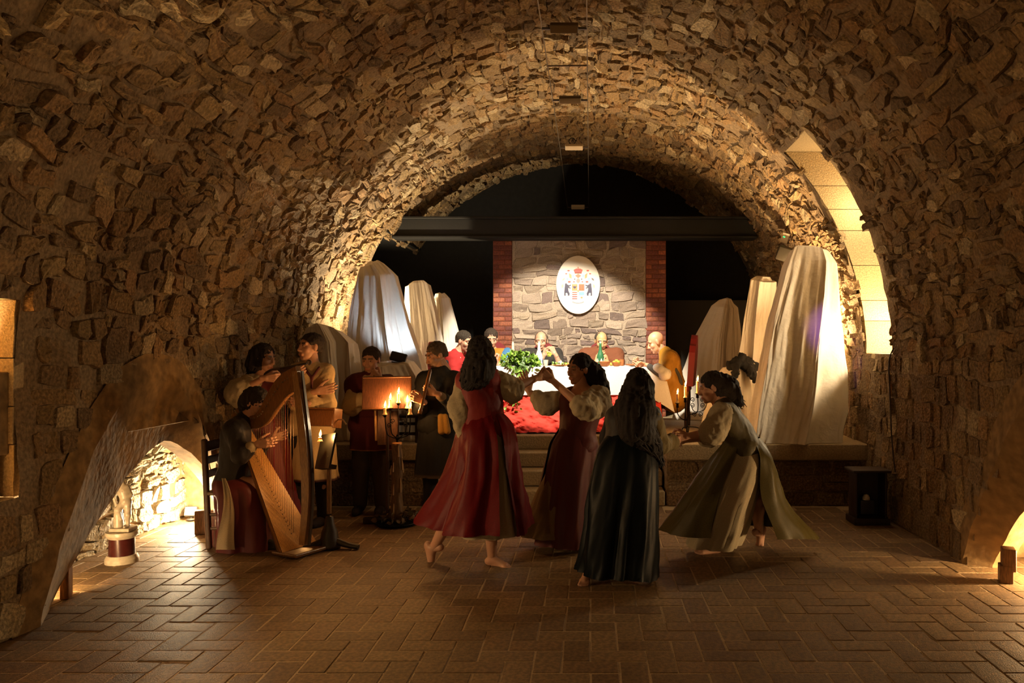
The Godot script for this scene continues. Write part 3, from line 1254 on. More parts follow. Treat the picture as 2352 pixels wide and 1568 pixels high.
func build_dancers() -> void:
	var red := Color(0.26, 0.008, 0.010)
	var dred := Color(0.11, 0.005, 0.007)
	var cream := Color(0.50, 0.42, 0.28)
	var black := Color(0.014, 0.009, 0.008)
	# the dancer in red, seen from behind
	var d := 5.77
	var J := {hd = at(1106, 812, d), yaw = 152.0, pitch = 4.0, nk = at(1103, 858, d), pel = at(1112, 985, d), sA = at(1068, 872, 5.72), sB = at(1130, 866, 5.82), hlat = Vector3(0.9, 0, -0.3).normalized(),
		eA = at(1055, 938, 5.7), wA = at(1066, 1004, 5.72), eB = at(1184, 890, 5.85), wB = at(1232, 868, 6.0), dB = Vector3(1, 0.25, -0.5), tB = Vector3(0, 1, 0.2), pB = Vector3(0, -0.3, -1), gA = "soft",
		kA = at(1048, 1160, 5.75), aA = at(996, 1258, 5.86), toeA = Vector3(0.25, -1, -0.1), kB = at(1126, 1150, 5.68), aB = at(1130, 1278, 5.77), toeB = Vector3(1, -0.08, 0.35), bare = true, fwd = Vector3(0.5, 0, -0.8), k = 0.97}
	person(J, "barefoot dancer in a bright red gown seen from behind, arm stretched right", SKIN, on(1115, 1298, d, 0))
	wear(J, "bodice", bodice_prims(J, 0.016) + [[J.nk + Vector3(0, 0.06, 0), J.nk + Vector3(0, 0.14, 0), 0.09, 0.1, -1]], mats.velvet, red, 0.04, 0.011, 0.004)
	wear(J, "sleeve", [[J.sA, J.eA, 0.06, 0.075], [J.eA, J.wA, 0.078, 0.045]], mats.cloth, cream, 0.04, 0.011, 0.015, Vector3(9, 5, 9))
	wear(J, "sleeve", [[J.sB, J.eB, 0.07, 0.065], [J.sB.lerp(J.eB, 0.5) - Vector3(0, 0.05, 0), J.eB - Vector3(0.02, 0.05, 0), 0.07, 0.065]], mats.cloth, cream, 0.05, 0.011, 0.015, Vector3(9, 5, 9))
	skirt(J, "underskirt", [[at(1114, 960, d), 0.10, 0.09], [at(1122, 1060, d), 0.17, 0.16], [at(1124, 1222, d), 0.25, 0.24]], mats.cloth, cream, 7, 0.02)
	skirt(J, "skirt", [[at(1112, 946, d), 0.13, 0.11], [at(1114, 988, d), 0.20, 0.165], [at(1114, 1090, d), 0.25, 0.22], [at(1102, 1208, d), 0.365, 0.32]], mats.satin, Color(0.17, 0.005, 0.010), 8, 0.045, deg_to_rad(62), deg_to_rad(62 + 342), [[PI, 0.5, 0.06, -0.03], [0.3, 0.5, 0.0, 0.045]])
	hair(J, "long", black, [[at(1106, 812, 5.72), 0.095], [at(1100, 845, 5.68), 0.105], [at(1088, 868, 5.66), 0.085], [at(1074, 884, 5.64), 0.035]], 40)
	# the dancer in dark red, facing left
	d = 6.3
	J = {hd = at(1330, 848, d), yaw = -48.0, pitch = 6.0, roll = -6.0, nk = at(1336, 897, d), pel = at(1322, 1020, d), sA = at(1304, 912, 6.36), sB = at(1376, 906, 6.2),
		eA = at(1255, 928, 6.42), wA = at(1216, 900, 6.42), eB = at(1336, 934, 5.98), wB = at(1272, 876, 6.02), dB = Vector3(-0.8, 0.62, 0.0), tB = Vector3(0.3, 1, 0), pB = Vector3(0, 0, -1), gA = "soft", dA = Vector3(-0.4, 1, 0),
		bare = true, toe = Vector3(-0.7, 0, 0.5), k = 0.97}
	person(J, "dancer in a dark red gown, face to the left, arm raised before the table", SKIN2, on(1312, 1252, d, 0))
	wear(J, "bodice", bodice_prims(J, 0.016) + [[J.nk + Vector3(0, 0.02, 0.03), J.nk + Vector3(0, 0.14, 0.04), 0.09, 0.1, -1]], mats.velvet, dred, 0.04, 0.011, 0.004)
	wear(J, "sleeve", [[J.sA, J.eA, 0.07, 0.085], [J.eA, J.eA.lerp(J.wA, 0.5), 0.085, 0.065]], mats.cloth, cream * 0.8, 0.05, 0.011, 0.015, Vector3(9, 5, 9))  # cream darkened on this arm for the shade it lies in
	wear(J, "sleeve", [[J.sB, J.eB, 0.08, 0.068], [J.sB + Vector3(0.02, -0.08, 0.04), J.eB + Vector3(0.05, -0.05, 0.0), 0.085, 0.06], [J.eB, J.eB.lerp(J.wB, 0.15), 0.068, 0.05]], mats.cloth, cream, 0.05, 0.011, 0.017, Vector3(9, 5, 9))
	skirt(J, "underskirt", [[at(1318, 1005, d), 0.10, 0.09], [at(1300, 1110, d), 0.19, 0.16], [at(1282, 1225, d), 0.27, 0.25]], mats.cloth, Color(0.26, 0.17, 0.08), 6, 0.025, 0, TAU, [[PI, 0.45, 0.05, 0]])
	skirt(J, "skirt", [[at(1322, 982, d), 0.13, 0.11], [at(1318, 1030, d), 0.20, 0.165], [at(1308, 1150, d), 0.23, 0.22], [at(1304, 1243, d), 0.27, 0.27]], mats.velvet, dred, 7, 0.035, deg_to_rad(-178), deg_to_rad(150), [[PI, 0.5, 0.10, -0.05]])
	hair(J, "long", black, [[at(1342, 840, 6.34), 0.08], [at(1366, 862, 6.36), 0.075], [at(1380, 890, 6.34), 0.06], [at(1392, 915, 6.3), 0.03]], 36)
	# the dancer in black and dark blue, seen from behind
	d = 5.38
	J = {hd = at(1466, 888, d), yaw = 168.0, pitch = 14.0, nk = at(1456, 934, d), pel = at(1436, 1040, d), sA = at(1414, 958, 5.42), sB = at(1496, 954, 5.36),
		eA = at(1404, 1008, 5.55), wA = at(1424, 962, 5.72), eB = at(1512, 1018, 5.45), wB = at(1544, 1014, 5.72), dB = Vector3(0.6, 0, -0.8), tB = Vector3(0, 1, 0), pB = Vector3(0, -1, 0), gA = "soft",
		kA = at(1385, 1170, 5.3), aA = at(1354, 1300, 5.36), toeA = Vector3(-0.25, -0.35, 1), kB = at(1470, 1170, 5.4), aB = at(1489, 1300, 5.42), toeB = Vector3(0.2, -0.1, -1), bare = true, fwd = Vector3(0.2, 0, -1), k = 0.95}
	person(J, "dancer with long black hair in a dark blue gown, back turned to us", SKIN2, on(1420, 1335, d, 0))
	var ink := Color(0.006, 0.007, 0.009)
	wear(J, "bodice", bodice_prims(J, 0.018), mats.velvet, ink, 0.04, 0.011, 0.004)
	wear(J, "sleeve", [[J.sA, J.eA, 0.07, 0.075], [J.eA, J.wA, 0.075, 0.045]], mats.cloth, ink, 0.04, 0.013, 0.01)
	wear(J, "sleeve", [[J.sB, J.eB, 0.07, 0.07], [J.eB, J.wB, 0.07, 0.055]], mats.cloth, Color(0.20, 0.15, 0.06), 0.04, 0.011, 0.015, Vector3(9, 5, 9))
	skirt(J, "skirt", [[at(1440, 995, d), 0.13, 0.115], [at(1436, 1045, d), 0.205, 0.17], [at(1424, 1170, d), 0.235, 0.22], [at(1411, 1308, d), 0.255, 0.27]], mats.satin, Color(0.003, 0.006, 0.0085), 8, 0.035, 0, TAU, [[0.35, 0.5, 0.02, 0.05]])
	skirt(J, "underskirt", [[at(1436, 1010, d), 0.10, 0.09], [at(1424, 1150, d), 0.17, 0.16], [at(1418, 1315, d), 0.19, 0.2]], mats.cloth, Color(0.22, 0.17, 0.10), 6, 0.02)
	hair(J, "long", Color(0.008, 0.006, 0.006), [[at(1466, 886, 5.33), 0.1], [at(1458, 940, 5.27), 0.125], [at(1462, 985, 5.25), 0.105], [at(1496, 1022, 5.3), 0.06], [at(1514, 1056, 5.36), 0.02]], 60)
	# the dancer in olive green, striding to the left
	d = 6.14
	J = {hd = at(1634, 890, d), yaw = -86.0, pitch = 12.0, roll = 0.0, nk = at(1660, 924, d), pel = at(1712, 1026, d), sA = at(1658, 946, 6.0), sB = at(1668, 942, 6.28), hlat = Vector3(0.2, 0, -1).normalized(),
		eA = at(1632, 992, 5.93), wA = at(1584, 1000, 5.93), eB = at(1625, 1002, 6.34), wB = at(1574, 1010, 6.2), tA = Vector3(0, 1, 0.3), tB = Vector3(0, 1, 0), pA = Vector3(0, -0.6, -1), pB = Vector3(0, -1, 0),
		kA = at(1650, 1148, 6.05), aA = at(1642, 1250, 6.1), toeA = Vector3(-1, -0.05, 0.1), kB = at(1736, 1140, 6.2), aB = at(1744, 1222, 6.32), toeB = Vector3(-0.25, -1, 0), bare = true, fwd = Vector3(-1, 0, 0), k = 0.96}
	person(J, "dancer in an olive green gown over a cream skirt, striding to the left", SKIN, on(1660, 1268, d, 0))
	var olive := Color(0.085, 0.064, 0.017)
	wear(J, "bodice", bodice_prims(J, 0.016), mats.velvet, olive, 0.04, 0.013, 0.006)
	wear(J, "sleeve", [[J.sA, J.eA, 0.075, 0.085], [J.sA + Vector3(-0.02, -0.06, 0.02), J.eA + Vector3(0.04, 0.0, 0), 0.085, 0.08], [J.eA, J.eA.lerp(J.wA, 0.2), 0.07, 0.05]], mats.cloth, cream, 0.05, 0.011, 0.015, Vector3(9, 5, 9))
	wear(J, "sleeve", [[J.sB, J.eB, 0.075, 0.08], [J.eB, J.eB.lerp(J.wB, 0.2), 0.07, 0.05]], mats.cloth, cream, 0.05, 0.011, 0.015, Vector3(9, 5, 9))
	skirt(J, "underskirt", [[at(1708, 1010, d), 0.12, 0.12], [at(1702, 1060, d), 0.185, 0.195], [at(1668, 1170, d), 0.21, 0.2], [at(1640, 1252, d), 0.19, 0.19]], mats.cloth, cream, 8, 0.03)
	skirt(J, "skirt", [[at(1706, 1004, d), 0.13, 0.13], [at(1706, 1045, d), 0.21, 0.21], [at(1690, 1140, d), 0.38, 0.22], [at(1694, 1222, d), 0.58, 0.24]], mats.satin, olive, 8, 0.04, deg_to_rad(118), deg_to_rad(425), [[0.0, 0.6, 0.03, 0.05], [PI, 0.5, 0.0, -0.02]], Color.TRANSPARENT)
	hair(J, "long", Color(0.02, 0.012, 0.008), [[at(1648, 880, 6.14), 0.085], [at(1668, 890, 6.16), 0.085], [at(1684, 908, 6.16), 0.06], [at(1700, 926, 6.16), 0.03]], 46)


func build_musicians() -> void:
	var cream := Color(0.55, 0.44, 0.27)
	# harpist
	var d := 6.38
	var J := {hd = at(590, 926, d), yaw = 62.0, pitch = 34.0, nk = at(563, 962, d), pel = at(536, 1112, d), sA = at(540, 985, 6.22), sB = at(552, 982, 6.54), hlat = Vector3(0.1, 0, -1).normalized(),
		eA = at(552, 1046, 6.12), wA = at(583, 1022, 6.14), eB = at(590, 1040, 6.66), wB = at(622, 1008, 6.58), tA = Vector3(0, 1, 0), pA = Vector3(0, 0, -1), pB = Vector3(0, 0, 1), gA = "soft", gB = "soft", dA = Vector3(1, 0.15, -0.1), dB = Vector3(1, 0.3, 0.1),
		kA = at(596, 1112, 6.27), aA = at(592, 1236, 6.27), kB = at(612, 1108, 6.68), aB = at(614, 1225, 6.62), toe = Vector3(1, 0, 0.2), fwd = Vector3(1, 0, 0), k = 0.95}
	person(J, "seated harpist in a dark velvet jacket, head bent over the strings", SKIN, on(560, 1258, d, 0))
	var navy := Color(0.022, 0.018, 0.020)
	wear(J, "jacket", body_prims(J, 0.02).slice(0, 6) + arm_prims(J, "A", 0.07, 0.062, 0.055, 0.55) + arm_prims(J, "B", 0.07, 0.06, 0.05, 0.6), mats.velvet, navy, 0.04, 0.013, 0.008)
	wear(J, "cuff", [[J.eA.lerp(J.wA, 0.5), J.eA.lerp(J.wA, 0.78), 0.05, 0.046]], mats.cloth, cream, 0.02, 0.01, 0.004)
	var wine := Color(0.15, 0.012, 0.018)
	skirt(J, "skirt", [[at(538, 1092, d), 0.14, 0.16], [at(560, 1112, d), 0.23, 0.25], [at(570, 1170, d), 0.255, 0.27], [at(575, 1268, d), 0.27, 0.29]], mats.velvet, wine, 8, 0.03)
	var mb := Mb.new()
	mb.col = Color(0.62, 0.52, 0.36)
	var rings := []
	for i in 15:
		var t := i / 14.0
		var px := lerpf(512, 506, t) + 7.0 * sin(t * PI * 1.5) + 10.0 * t
		var py := lerpf(1098, 1262, t)
		var w := lerpf(9, 44, pow(t, 0.9))
		var r := []
		for k in 7:
			var s := k / 6.0
			r.append(at(px + w * (s - 0.3), py, 6.15 - 0.10 * sin(t * PI * 0.5) - 0.03 * sin(s * PI) - 0.015 * sin(s * 9.0 + t * 3)))
		rings.append(r)
	mb.loft(rings, false)
	obj("underskirt_panel", mb, mats.cloth, J.root, J.org).set_meta("label", "cream panel showing at the split of the skirt")
	hair(J, "tied", Color(0.02, 0.012, 0.008), [[at(582, 912, d), 0.085], [at(572, 925, 6.4), 0.07], [at(566, 940, 6.42), 0.045]], 16)
	# fiddler
	d = 6.95
	J = {hd = at(607, 822, d), yaw = 72.0, pitch = 12.0, nk = at(597, 866, d), pel = at(605, 985, d), sA = at(582, 880, 6.86), sB = at(622, 878, 7.06), hlat = Vector3(0.6, 0, -0.8).normalized(),
		eA = at(548, 900, 6.7), wA = at(606, 868, 6.62), eB = at(652, 905, 6.98), wB = at(676, 868, 6.82), dA = Vector3(1, 0.02, 0), dB = Vector3(0.6, 0.8, 0), tA = Vector3(0, 1, 0), pA = Vector3(0, -1, 0), pB = Vector3(-0.3, 0, -1), toe = Vector3(1, 0, 0.3), fwd = Vector3(1, 0, 0), k = 0.97}
	person(J, "fiddler with dark hair and puffed cream sleeves standing behind the harp", SKIN2, on(608, 1212, d, 0))
	wear(J, "bodice", bodice_prims(J, 0.016) + [[J.nk + Vector3(0, 0.02, 0.03), J.nk + Vector3(0, 0.14, 0.04), 0.09, 0.1, -1]], mats.velvet, Color(0.13, 0.008, 0.010), 0.04, 0.014, 0.004)
	wear(J, "sleeve", [[J.sA, J.eA, 0.09, 0.11], [J.eA + Vector3(0.04, -0.04, 0), J.eA.lerp(J.wA, 0.3), 0.10, 0.07]], mats.cloth, cream * 0.9, 0.06, 0.011, 0.017, Vector3(9, 5, 9))
	wear(J, "sleeve", [[J.sB, J.eB, 0.075, 0.085], [J.eB, J.eB.lerp(J.wB, 0.3), 0.08, 0.055]], mats.cloth, cream * 0.9, 0.05, 0.011, 0.015, Vector3(9, 5, 9))
	skirt(J, "skirt", [[at(607, 960, d), 0.13, 0.115], [at(610, 1030, d), 0.2, 0.18], [at(616, 1190, d), 0.30, 0.28]], mats.velvet, Color(0.19, 0.010, 0.012), 9, 0.03)
	hair(J, "long", Color(0.018, 0.011, 0.008), [[at(596, 815, d), 0.09], [at(588, 838, d), 0.075], [at(583, 856, d), 0.045]], 24)
	# man in the cream tunic
	d = 7.05
	J = {hd = at(712, 798, d), yaw = -38.0, pitch = -4.0, nk = at(716, 838, d), pel = at(716, 975, d), sA = at(684, 856, 7.0), sB = at(748, 854, 7.08), eA = at(682, 925, 6.92), wA = at(724, 900, 6.82), eB = at(752, 930, 6.92), wB = at(706, 926, 6.78),
		dA = Vector3(1, 0.2, 0.1), gA = "soft", gB = "soft", tA = Vector3(0, 1, 0.2), pA = Vector3(0, 0, -1), dB = Vector3(-1, 0.1, 0), toe = Vector3(-0.3, 0, 1), brow = Color(0.05, 0.03, 0.02), k = 1.02, shoe = Color(0.02, 0.015, 0.012)}
	person(J, "young man with short hair in a cream tunic, arms folded behind the harp", SKIN2, on(716, 1206, d, 0))
	wear(J, "tunic", body_prims(J, 0.022).slice(0, 6) + arm_prims(J, "A", 0.07, 0.066, 0.05, 0.75) + arm_prims(J, "B", 0.07, 0.066, 0.05, 0.75), mats.cloth, Color(0.56, 0.40, 0.20), 0.035, 0.011, 0.012, Vector3(5, 5, 5))
	skirt(J, "tunic_skirt", [[at(716, 950, d), 0.165, 0.135], [at(720, 1030, d), 0.19, 0.16], [at(722, 1100, d), 0.215, 0.18]], mats.cloth, Color(0.56, 0.40, 0.20), 7, 0.015, 0, TAU, [], Color(0.06, 0.012, 0.012))
	wear(J, "collar", [[at(700, 846, 6.93), at(716, 868, 6.90), 0.012, 0.012], [at(733, 844, 6.96), at(716, 868, 6.90), 0.012, 0.012], [at(716, 868, 6.9), at(716, 890, 6.9), 0.012, 0.01]], mats.cloth, Color(0.09, 0.012, 0.012), 0.01, 0.007, 0.0)
	wear(J, "trousers", [[J.hA, J.kA, 0.10, 0.075], [J.kA, J.aA, 0.075, 0.06], [J.hB, J.kB, 0.10, 0.075], [J.kB, J.aB, 0.075, 0.06]], mats.cloth, Color(0.015, 0.014, 0.015), 0.03, 0.016, 0.008)
	hair(J, "short", Color(0.02, 0.012, 0.008))
	# whistle player
	d = 7.6
	J = {hd = at(852, 828, d), yaw = -6.0, pitch = 10.0, nk = at(850, 864, d), pel = at(852, 975, d), sA = at(812, 880, 7.58), sB = at(890, 880, 7.58), eA = at(808, 932, 7.42), wA = at(846, 905, 7.3), eB = at(908, 922, 7.45), wB = at(876, 872, 7.34),
		dA = Vector3(0.5, 1, 0.1), dB = Vector3(-0.7, 0.6, 0.1), tA = Vector3(0.6, 0.5, 0), tB = Vector3(0, 1, 0.2), toe = Vector3(0, 0, 1), beard = 0.35, k = 1.0, girth = 1.08, shoe = Color(0.02, 0.015, 0.012)}
	person(J, "whistle player in a dark red tunic with cream cowl behind the wooden stand", SKIN, on(852, 1177, d, 0))
	wear(J, "tunic", body_prims(J, 0.025).slice(0, 6) + [[J.sA, J.eA, 0.075, 0.07], [J.sB, J.eB, 0.075, 0.07]], mats.cloth, Color(0.10, 0.010, 0.014), 0.04, 0.014, 0.008)
	wear(J, "cowl", [[J.sA.lerp(J.nk, 0.75) + Vector3(0, 0.02, 0.04), J.nk + Vector3(0, -0.06, 0.12), 0.035, 0.03], [J.sB.lerp(J.nk, 0.75) + Vector3(0, 0.02, 0.04), J.nk + Vector3(0, -0.06, 0.12), 0.035, 0.03], [J.nk + Vector3(-0.06, 0.0, -0.04), J.nk + Vector3(0.06, 0, -0.04), 0.05, 0.05]], mats.cloth, cream, 0.03, 0.011, 0.005)
	wear(J, "sleeve", [[J.sA.lerp(J.eA, 0.55), J.eA, 0.075, 0.085], [J.eA, J.eA.lerp(J.wA, 0.6), 0.085, 0.06]], mats.cloth, cream, 0.04, 0.012, 0.012, Vector3(5, 8, 5), "cream shirt sleeve")
	wear(J, "sleeve", [[J.eB, J.eB.lerp(J.wB, 0.6), 0.072, 0.05]], mats.cloth, cream, 0.04, 0.014, 0.008)
	skirt(J, "tunic_skirt", [[at(852, 955, d), 0.185, 0.15], [at(856, 1000, d), 0.21, 0.17], [at(858, 1030, d), 0.23, 0.185]], mats.cloth, Color(0.10, 0.010, 0.014), 7, 0.012, 0, TAU, [], Color(0.36, 0.13, 0.03))
	wear(J, "trousers", [[J.hA, J.kA, 0.10, 0.08], [J.kA, J.aA, 0.08, 0.065], [J.hB, J.kB, 0.10, 0.08], [J.kB, J.aB, 0.08, 0.065]], mats.cloth, Color(0.07, 0.05, 0.03), 0.03, 0.016, 0.008)
	hair(J, "short", Color(0.03, 0.018, 0.012))
	# recorder player
	d = 7.5
	J = {hd = at(1002, 817, d), yaw = -52.0, pitch = 20.0, nk = at(1014, 855, d), pel = at(1012, 975, d), sA = at(976, 872, 7.42), sB = at(1046, 870, 7.56), eA = at(962, 936, 7.3), wA = at(972, 922, 7.10), eB = at(1040, 930, 7.28), wB = at(1004, 904, 7.1),
		dA = Vector3(-0.3, 0.2, 0.3), dB = Vector3(-1, 0.3, 0.2), tA = Vector3(0, 1, 0.2), tB = Vector3(0, 1, 0.3), pB = Vector3(0, -0.3, -1), toe = Vector3(-0.5, 0, 1), beard = 0.5, beard_col = Color(0.16, 0.13, 0.11), k = 1.0, girth = 1.1, shoe = Color(0.012, 0.01, 0.01)}
	person(J, "recorder player in a black belted robe standing left of the red dancer", SKIN, on(1012, 1182, d, 0))
	var bl := Color(0.020, 0.021, 0.022)
	wear(J, "robe", body_prims(J, 0.024).slice(0, 6) + arm_prims(J, "A", 0.075, 0.068, 0.05, 0.6) + arm_prims(J, "B", 0.075, 0.068, 0.052, 0.55), mats.cloth, bl, 0.035, 0.011, 0.01, Vector3(5, 5, 5))
	wear(J, "cuff", [[J.eB.lerp(J.wB, 0.5), J.eB.lerp(J.wB, 0.8), 0.05, 0.042]], mats.cloth, Color(0.25, 0.17, 0.09), 0.02, 0.01, 0.004)
	skirt(J, "robe_skirt", [[at(1012, 948, d), 0.185, 0.15], [at(1010, 1010, d), 0.2, 0.17], [at(1008, 1092, d), 0.215, 0.19]], mats.cloth, bl, 7, 0.018, 0, TAU, [], Color(0.10, 0.07, 0.04))
	var bm := Mb.new()
	bm.col = Color(0.03, 0.02, 0.015)
	var bp := []
	for i in 33:
		var a := TAU * i / 32
		bp.append(at(1012, 952, d) + Vector3(cos(a) * 0.195, 0, sin(a) * 0.16))
	bm.tube(bp, 0.014, 6, false)
	obj("belt", bm, mats.cloth, J.root, J.org)
	wear(J, "pouch", [[at(1012, 956, 7.33), at(1014, 990, 7.33), 0.028, 0.034], [at(1022, 956, 7.34), at(1028, 990, 7.33), 0.026, 0.03]], mats.cloth, Color(0.5, 0.27, 0.05), 0.012, 0.009, 0.003, Vector3(6, 2, 6), "ochre pouch hanging at the belt")
	wear(J, "trousers", [[J.hA, J.kA, 0.10, 0.075], [J.kA, J.aA, 0.075, 0.06], [J.hB, J.kB, 0.10, 0.075], [J.kB, J.aB, 0.075, 0.06]], mats.cloth, Color(0.02, 0.018, 0.018), 0.03, 0.016, 0.006)
	hair(J, "short", Color(0.08, 0.06, 0.045))


func build_diners() -> void:
	var fl := HS
	# red, at the left end
	var J := {hd = at(1066, 784, 9.7), yaw = 62.0, pitch = 16.0, nk = at(1050, 812, 9.72), pel = at(1040, 930, 9.75), sA = at(1034, 824, 9.58), sB = at(1066, 824, 9.86), eA = at(1050, 890, 9.45), wA = at(1088, 866, 9.42), eB = at(1082, 880, 9.95), wB = at(1108, 860, 9.8), sit = Vector3(0.95, 0, 0.1), beard = 0.45, hlat = Vector3(0.3, 0, -0.95).normalized(), fwd = Vector3(1, 0, 0)}
	person(J, "bearded man in a red tunic seated at the left end of the table", SKIN, on(1045, 990, 9.7, fl))
	wear(J, "tunic", body_prims(J, 0.024).slice(0, 6) + arm_prims(J, "A", 0.075, 0.068, 0.05, 0.8) + arm_prims(J, "B", 0.075, 0.068, 0.05, 0.8), mats.cloth, Color(0.48, 0.02, 0.02), 0.035, 0.011, 0.012, Vector3(5, 5, 5))
	wear(J, "collar", [[J.nk + Vector3(-0.05, 0.0, 0.06), J.nk + Vector3(0.05, -0.05, 0.09), 0.016, 0.014]], mats.cloth, Color(0.7, 0.6, 0.5), 0.02, 0.008, 0.0)
	wear(J, "vest", [[at(1028, 832, 9.52), at(1036, 905, 9.56), 0.04, 0.05], [at(1034, 832, 9.62), at(1030, 905, 9.7), 0.06, 0.08]], mats.cloth, Color(0.02, 0.02, 0.02), 0.04, 0.014, 0.006)
	wear(J, "trousers", [[J.pel, J.kA, 0.13, 0.09], [J.pel, J.kB, 0.13, 0.09], [J.kA, J.aA, 0.08, 0.06], [J.kB, J.aB, 0.08, 0.06]], mats.cloth, Color(0.05, 0.01, 0.01), 0.04, 0.018, 0.006)
	hair(J, "short", Color(0.022, 0.013, 0.007))
	# ochre and blue
	J = {hd = at(1128, 778, 10.1), yaw = 14.0, pitch = 20.0, nk = at(1130, 808, 10.16), pel = at(1132, 925, 10.15), sA = at(1098, 815, 10.12), sB = at(1164, 813, 10.12), eA = at(1100, 868, 9.9), wA = at(1122, 845, 9.78), eB = at(1160, 862, 9.88), wB = at(1144, 836, 9.76), dB = Vector3(-0.4, 1, 0.1), tB = Vector3(0, 0.2, 1), sit = Vector3(0, 0, 0.95), beard = 0.3}
	person(J, "man with swept brown hair in an ochre and blue tunic behind the greenery", SKIN, on(1130, 990, 10.1, fl))
	wear(J, "tunic", body_prims(J, 0.024).slice(0, 6) + arm_prims(J, "A", 0.072, 0.066, 0.05, 0.8), mats.cloth, Color(0.55, 0.22, 0.02), 0.035, 0.011, 0.01, Vector3(5, 5, 5))
	wear(J, "sleeve", arm_prims(J, "B", 0.085, 0.078, 0.05, 0.55) + [[J.sB + Vector3(0.03, -0.06, 0.02), J.eB, 0.07, 0.07]], mats.cloth, Color(0.06, 0.20, 0.42), 0.04, 0.011, 0.01, Vector3(5, 5, 5), "pale blue sleeve")
	hair(J, "short", Color(0.03, 0.017, 0.008))
	# black, with grapes
	J = {hd = at(1243, 784, 10.1), yaw = -4.0, pitch = 8.0, nk = at(1243, 809, 10.16), pel = at(1243, 928, 10.15), sA = at(1209, 815, 10.12), sB = at(1279, 814, 10.12), eA = at(1222, 848, 9.86), wA = at(1248, 818, 9.78), eB = at(1290, 846, 9.86), wB = at(1276, 814, 9.76), dA = Vector3(0.4, 0.9, 0.1), dB = Vector3(-0.5, 0.8, 0.1), tA = Vector3(0.6, -0.2, 0.5), tB = Vector3(-0.6, -0.2, 0.5), sit = Vector3(0, 0, 0.95), brow = Color(0.2, 0.14, 0.1)}
	person(J, "grey haired man in black at the table lifting green grapes to his mouth", SKIN, on(1243, 990, 10.1, fl))
	wear(J, "robe", body_prims(J, 0.026).slice(0, 6) + [[J.sA, J.eA, 0.075, 0.068], [J.sB, J.eB, 0.075, 0.065]], mats.cloth, Color(0.035, 0.028, 0.026), 0.035, 0.011, 0.01, Vector3(5, 5, 5))
	wear(J, "cuff", [[J.eB + Vector3(0.015, -0.03, 0.02), J.eB.lerp(J.wB, 0.45), 0.075, 0.042]], mats.cloth, Color(0.75, 0.72, 0.68), 0.03, 0.011, 0.01, Vector3(6, 6, 6), "loose white cuff")
	wear(J, "cuff", [[J.eA.lerp(J.wA, 0.2), J.eA.lerp(J.wA, 0.6), 0.055, 0.042]], mats.cloth, Color(0.75, 0.72, 0.68), 0.03, 0.011, 0.008)
	hair(J, "thinning", Color(0.12, 0.085, 0.055))
	# brown habit
	J = {hd = at(1381, 784, 10.1), yaw = 8.0, pitch = 18.0, nk = at(1380, 808, 10.16), pel = at(1380, 928, 10.15), sA = at(1344, 814, 10.12), sB = at(1418, 813, 10.12), eA = at(1342, 868, 9.9), wA = at(1368, 834, 9.76), eB = at(1424, 866, 9.9), wB = at(1396, 836, 9.76), dA = Vector3(0.4, 0.9, 0.1), dB = Vector3(-0.4, 0.9, 0.1), tA = Vector3(0.6, -0.2, 0.5), tB = Vector3(-0.6, -0.2, 0.5), gA = "soft", gB = "soft", sit = Vector3(0, 0, 0.95), beard = 0.25, beard_col = Color(0.3, 0.25, 0.2)}
	person(J, "man in a brown habit seated at the table behind the green bottle", Color(0.56, 0.30, 0.15), on(1380, 990, 10.1, fl))
	wear(J, "habit", body_prims(J, 0.028).slice(0, 6) + arm_prims(J, "A", 0.08, 0.085, 0.07, 0.6) + arm_prims(J, "B", 0.08, 0.085, 0.07, 0.6) + [[J.nk + Vector3(0, 0.01, 0), J.nk + Vector3(0, 0.04, 0), 0.075, 0.072]], mats.cloth, Color(0.20, 0.065, 0.024), 0.04, 0.011, 0.012, Vector3(5, 5, 5))
	hair(J, "thinning", Color(0.06, 0.045, 0.035))
	# bald man in yellow
	J = {hd = at(1506, 786, 9.5), yaw = -82.0, pitch = 24.0, nk = at(1528, 810, 9.5), pel = at(1548, 915, 9.5), sA = at(1537, 822, 9.36), sB = at(1538, 820, 9.66), eA = at(1530, 862, 9.16), wA = at(1484, 838, 9.22), eB = at(1508, 858, 9.7), wB = at(1470, 838, 9.6), dA = Vector3(-1, 0.1, 0), tA = Vector3(0, 0.6, 0.5), pA = Vector3(0, -1, 0), sit = Vector3(-0.95, 0, 0), hlat = Vector3(0, 0, -1), fwd = Vector3(-1, 0, 0), brow = Color(0.15, 0.09, 0.06)}
	person(J, "bald man in a yellow and grey robe bent over the right end of the table", Color(0.56, 0.30, 0.18), on(1546, 985, 9.5, fl))
	var yel := Color(0.56, 0.27, 0.012)
	wear(J, "robe", body_prims(J, 0.034).slice(0, 6) + [[J.pel, at(1550, 900, 9.45), 0.17, 0.16], [J.sA, J.eA, 0.075, 0.062]], mats.velvet, yel, 0.04, 0.013, 0.012, Vector3(6, 3, 6))
	wear(J, "shirt_puff", [[J.eA + Vector3(-0.01, 0.015, 0.01), J.eA.lerp(J.wA, 0.45) + Vector3(0, 0.03, 0), 0.075, 0.055]], mats.cloth, Color(0.8, 0.78, 0.74), 0.04, 0.011, 0.012, Vector3(6, 6, 6), "white shirt showing at the slashed sleeve")
	wear(J, "sleeve", [[J.eA.lerp(J.wA, 0.3) + Vector3(0, -0.01, 0.0), J.eA.lerp(J.wA, 0.85), 0.05, 0.036]], mats.cloth, Color(0.09, 0.085, 0.075), 0.02, 0.01, 0.003, Vector3(5, 5, 5), "grey lower sleeve")
	wear(J, "sleeve", arm_prims(J, "B", 0.07, 0.06, 0.045, 0.85), mats.cloth, Color(0.09, 0.085, 0.075), 0.03, 0.013, 0.006)
	var gm := Mb.new()
	gm.col = Color(0.09, 0.088, 0.08)
	var gp := []
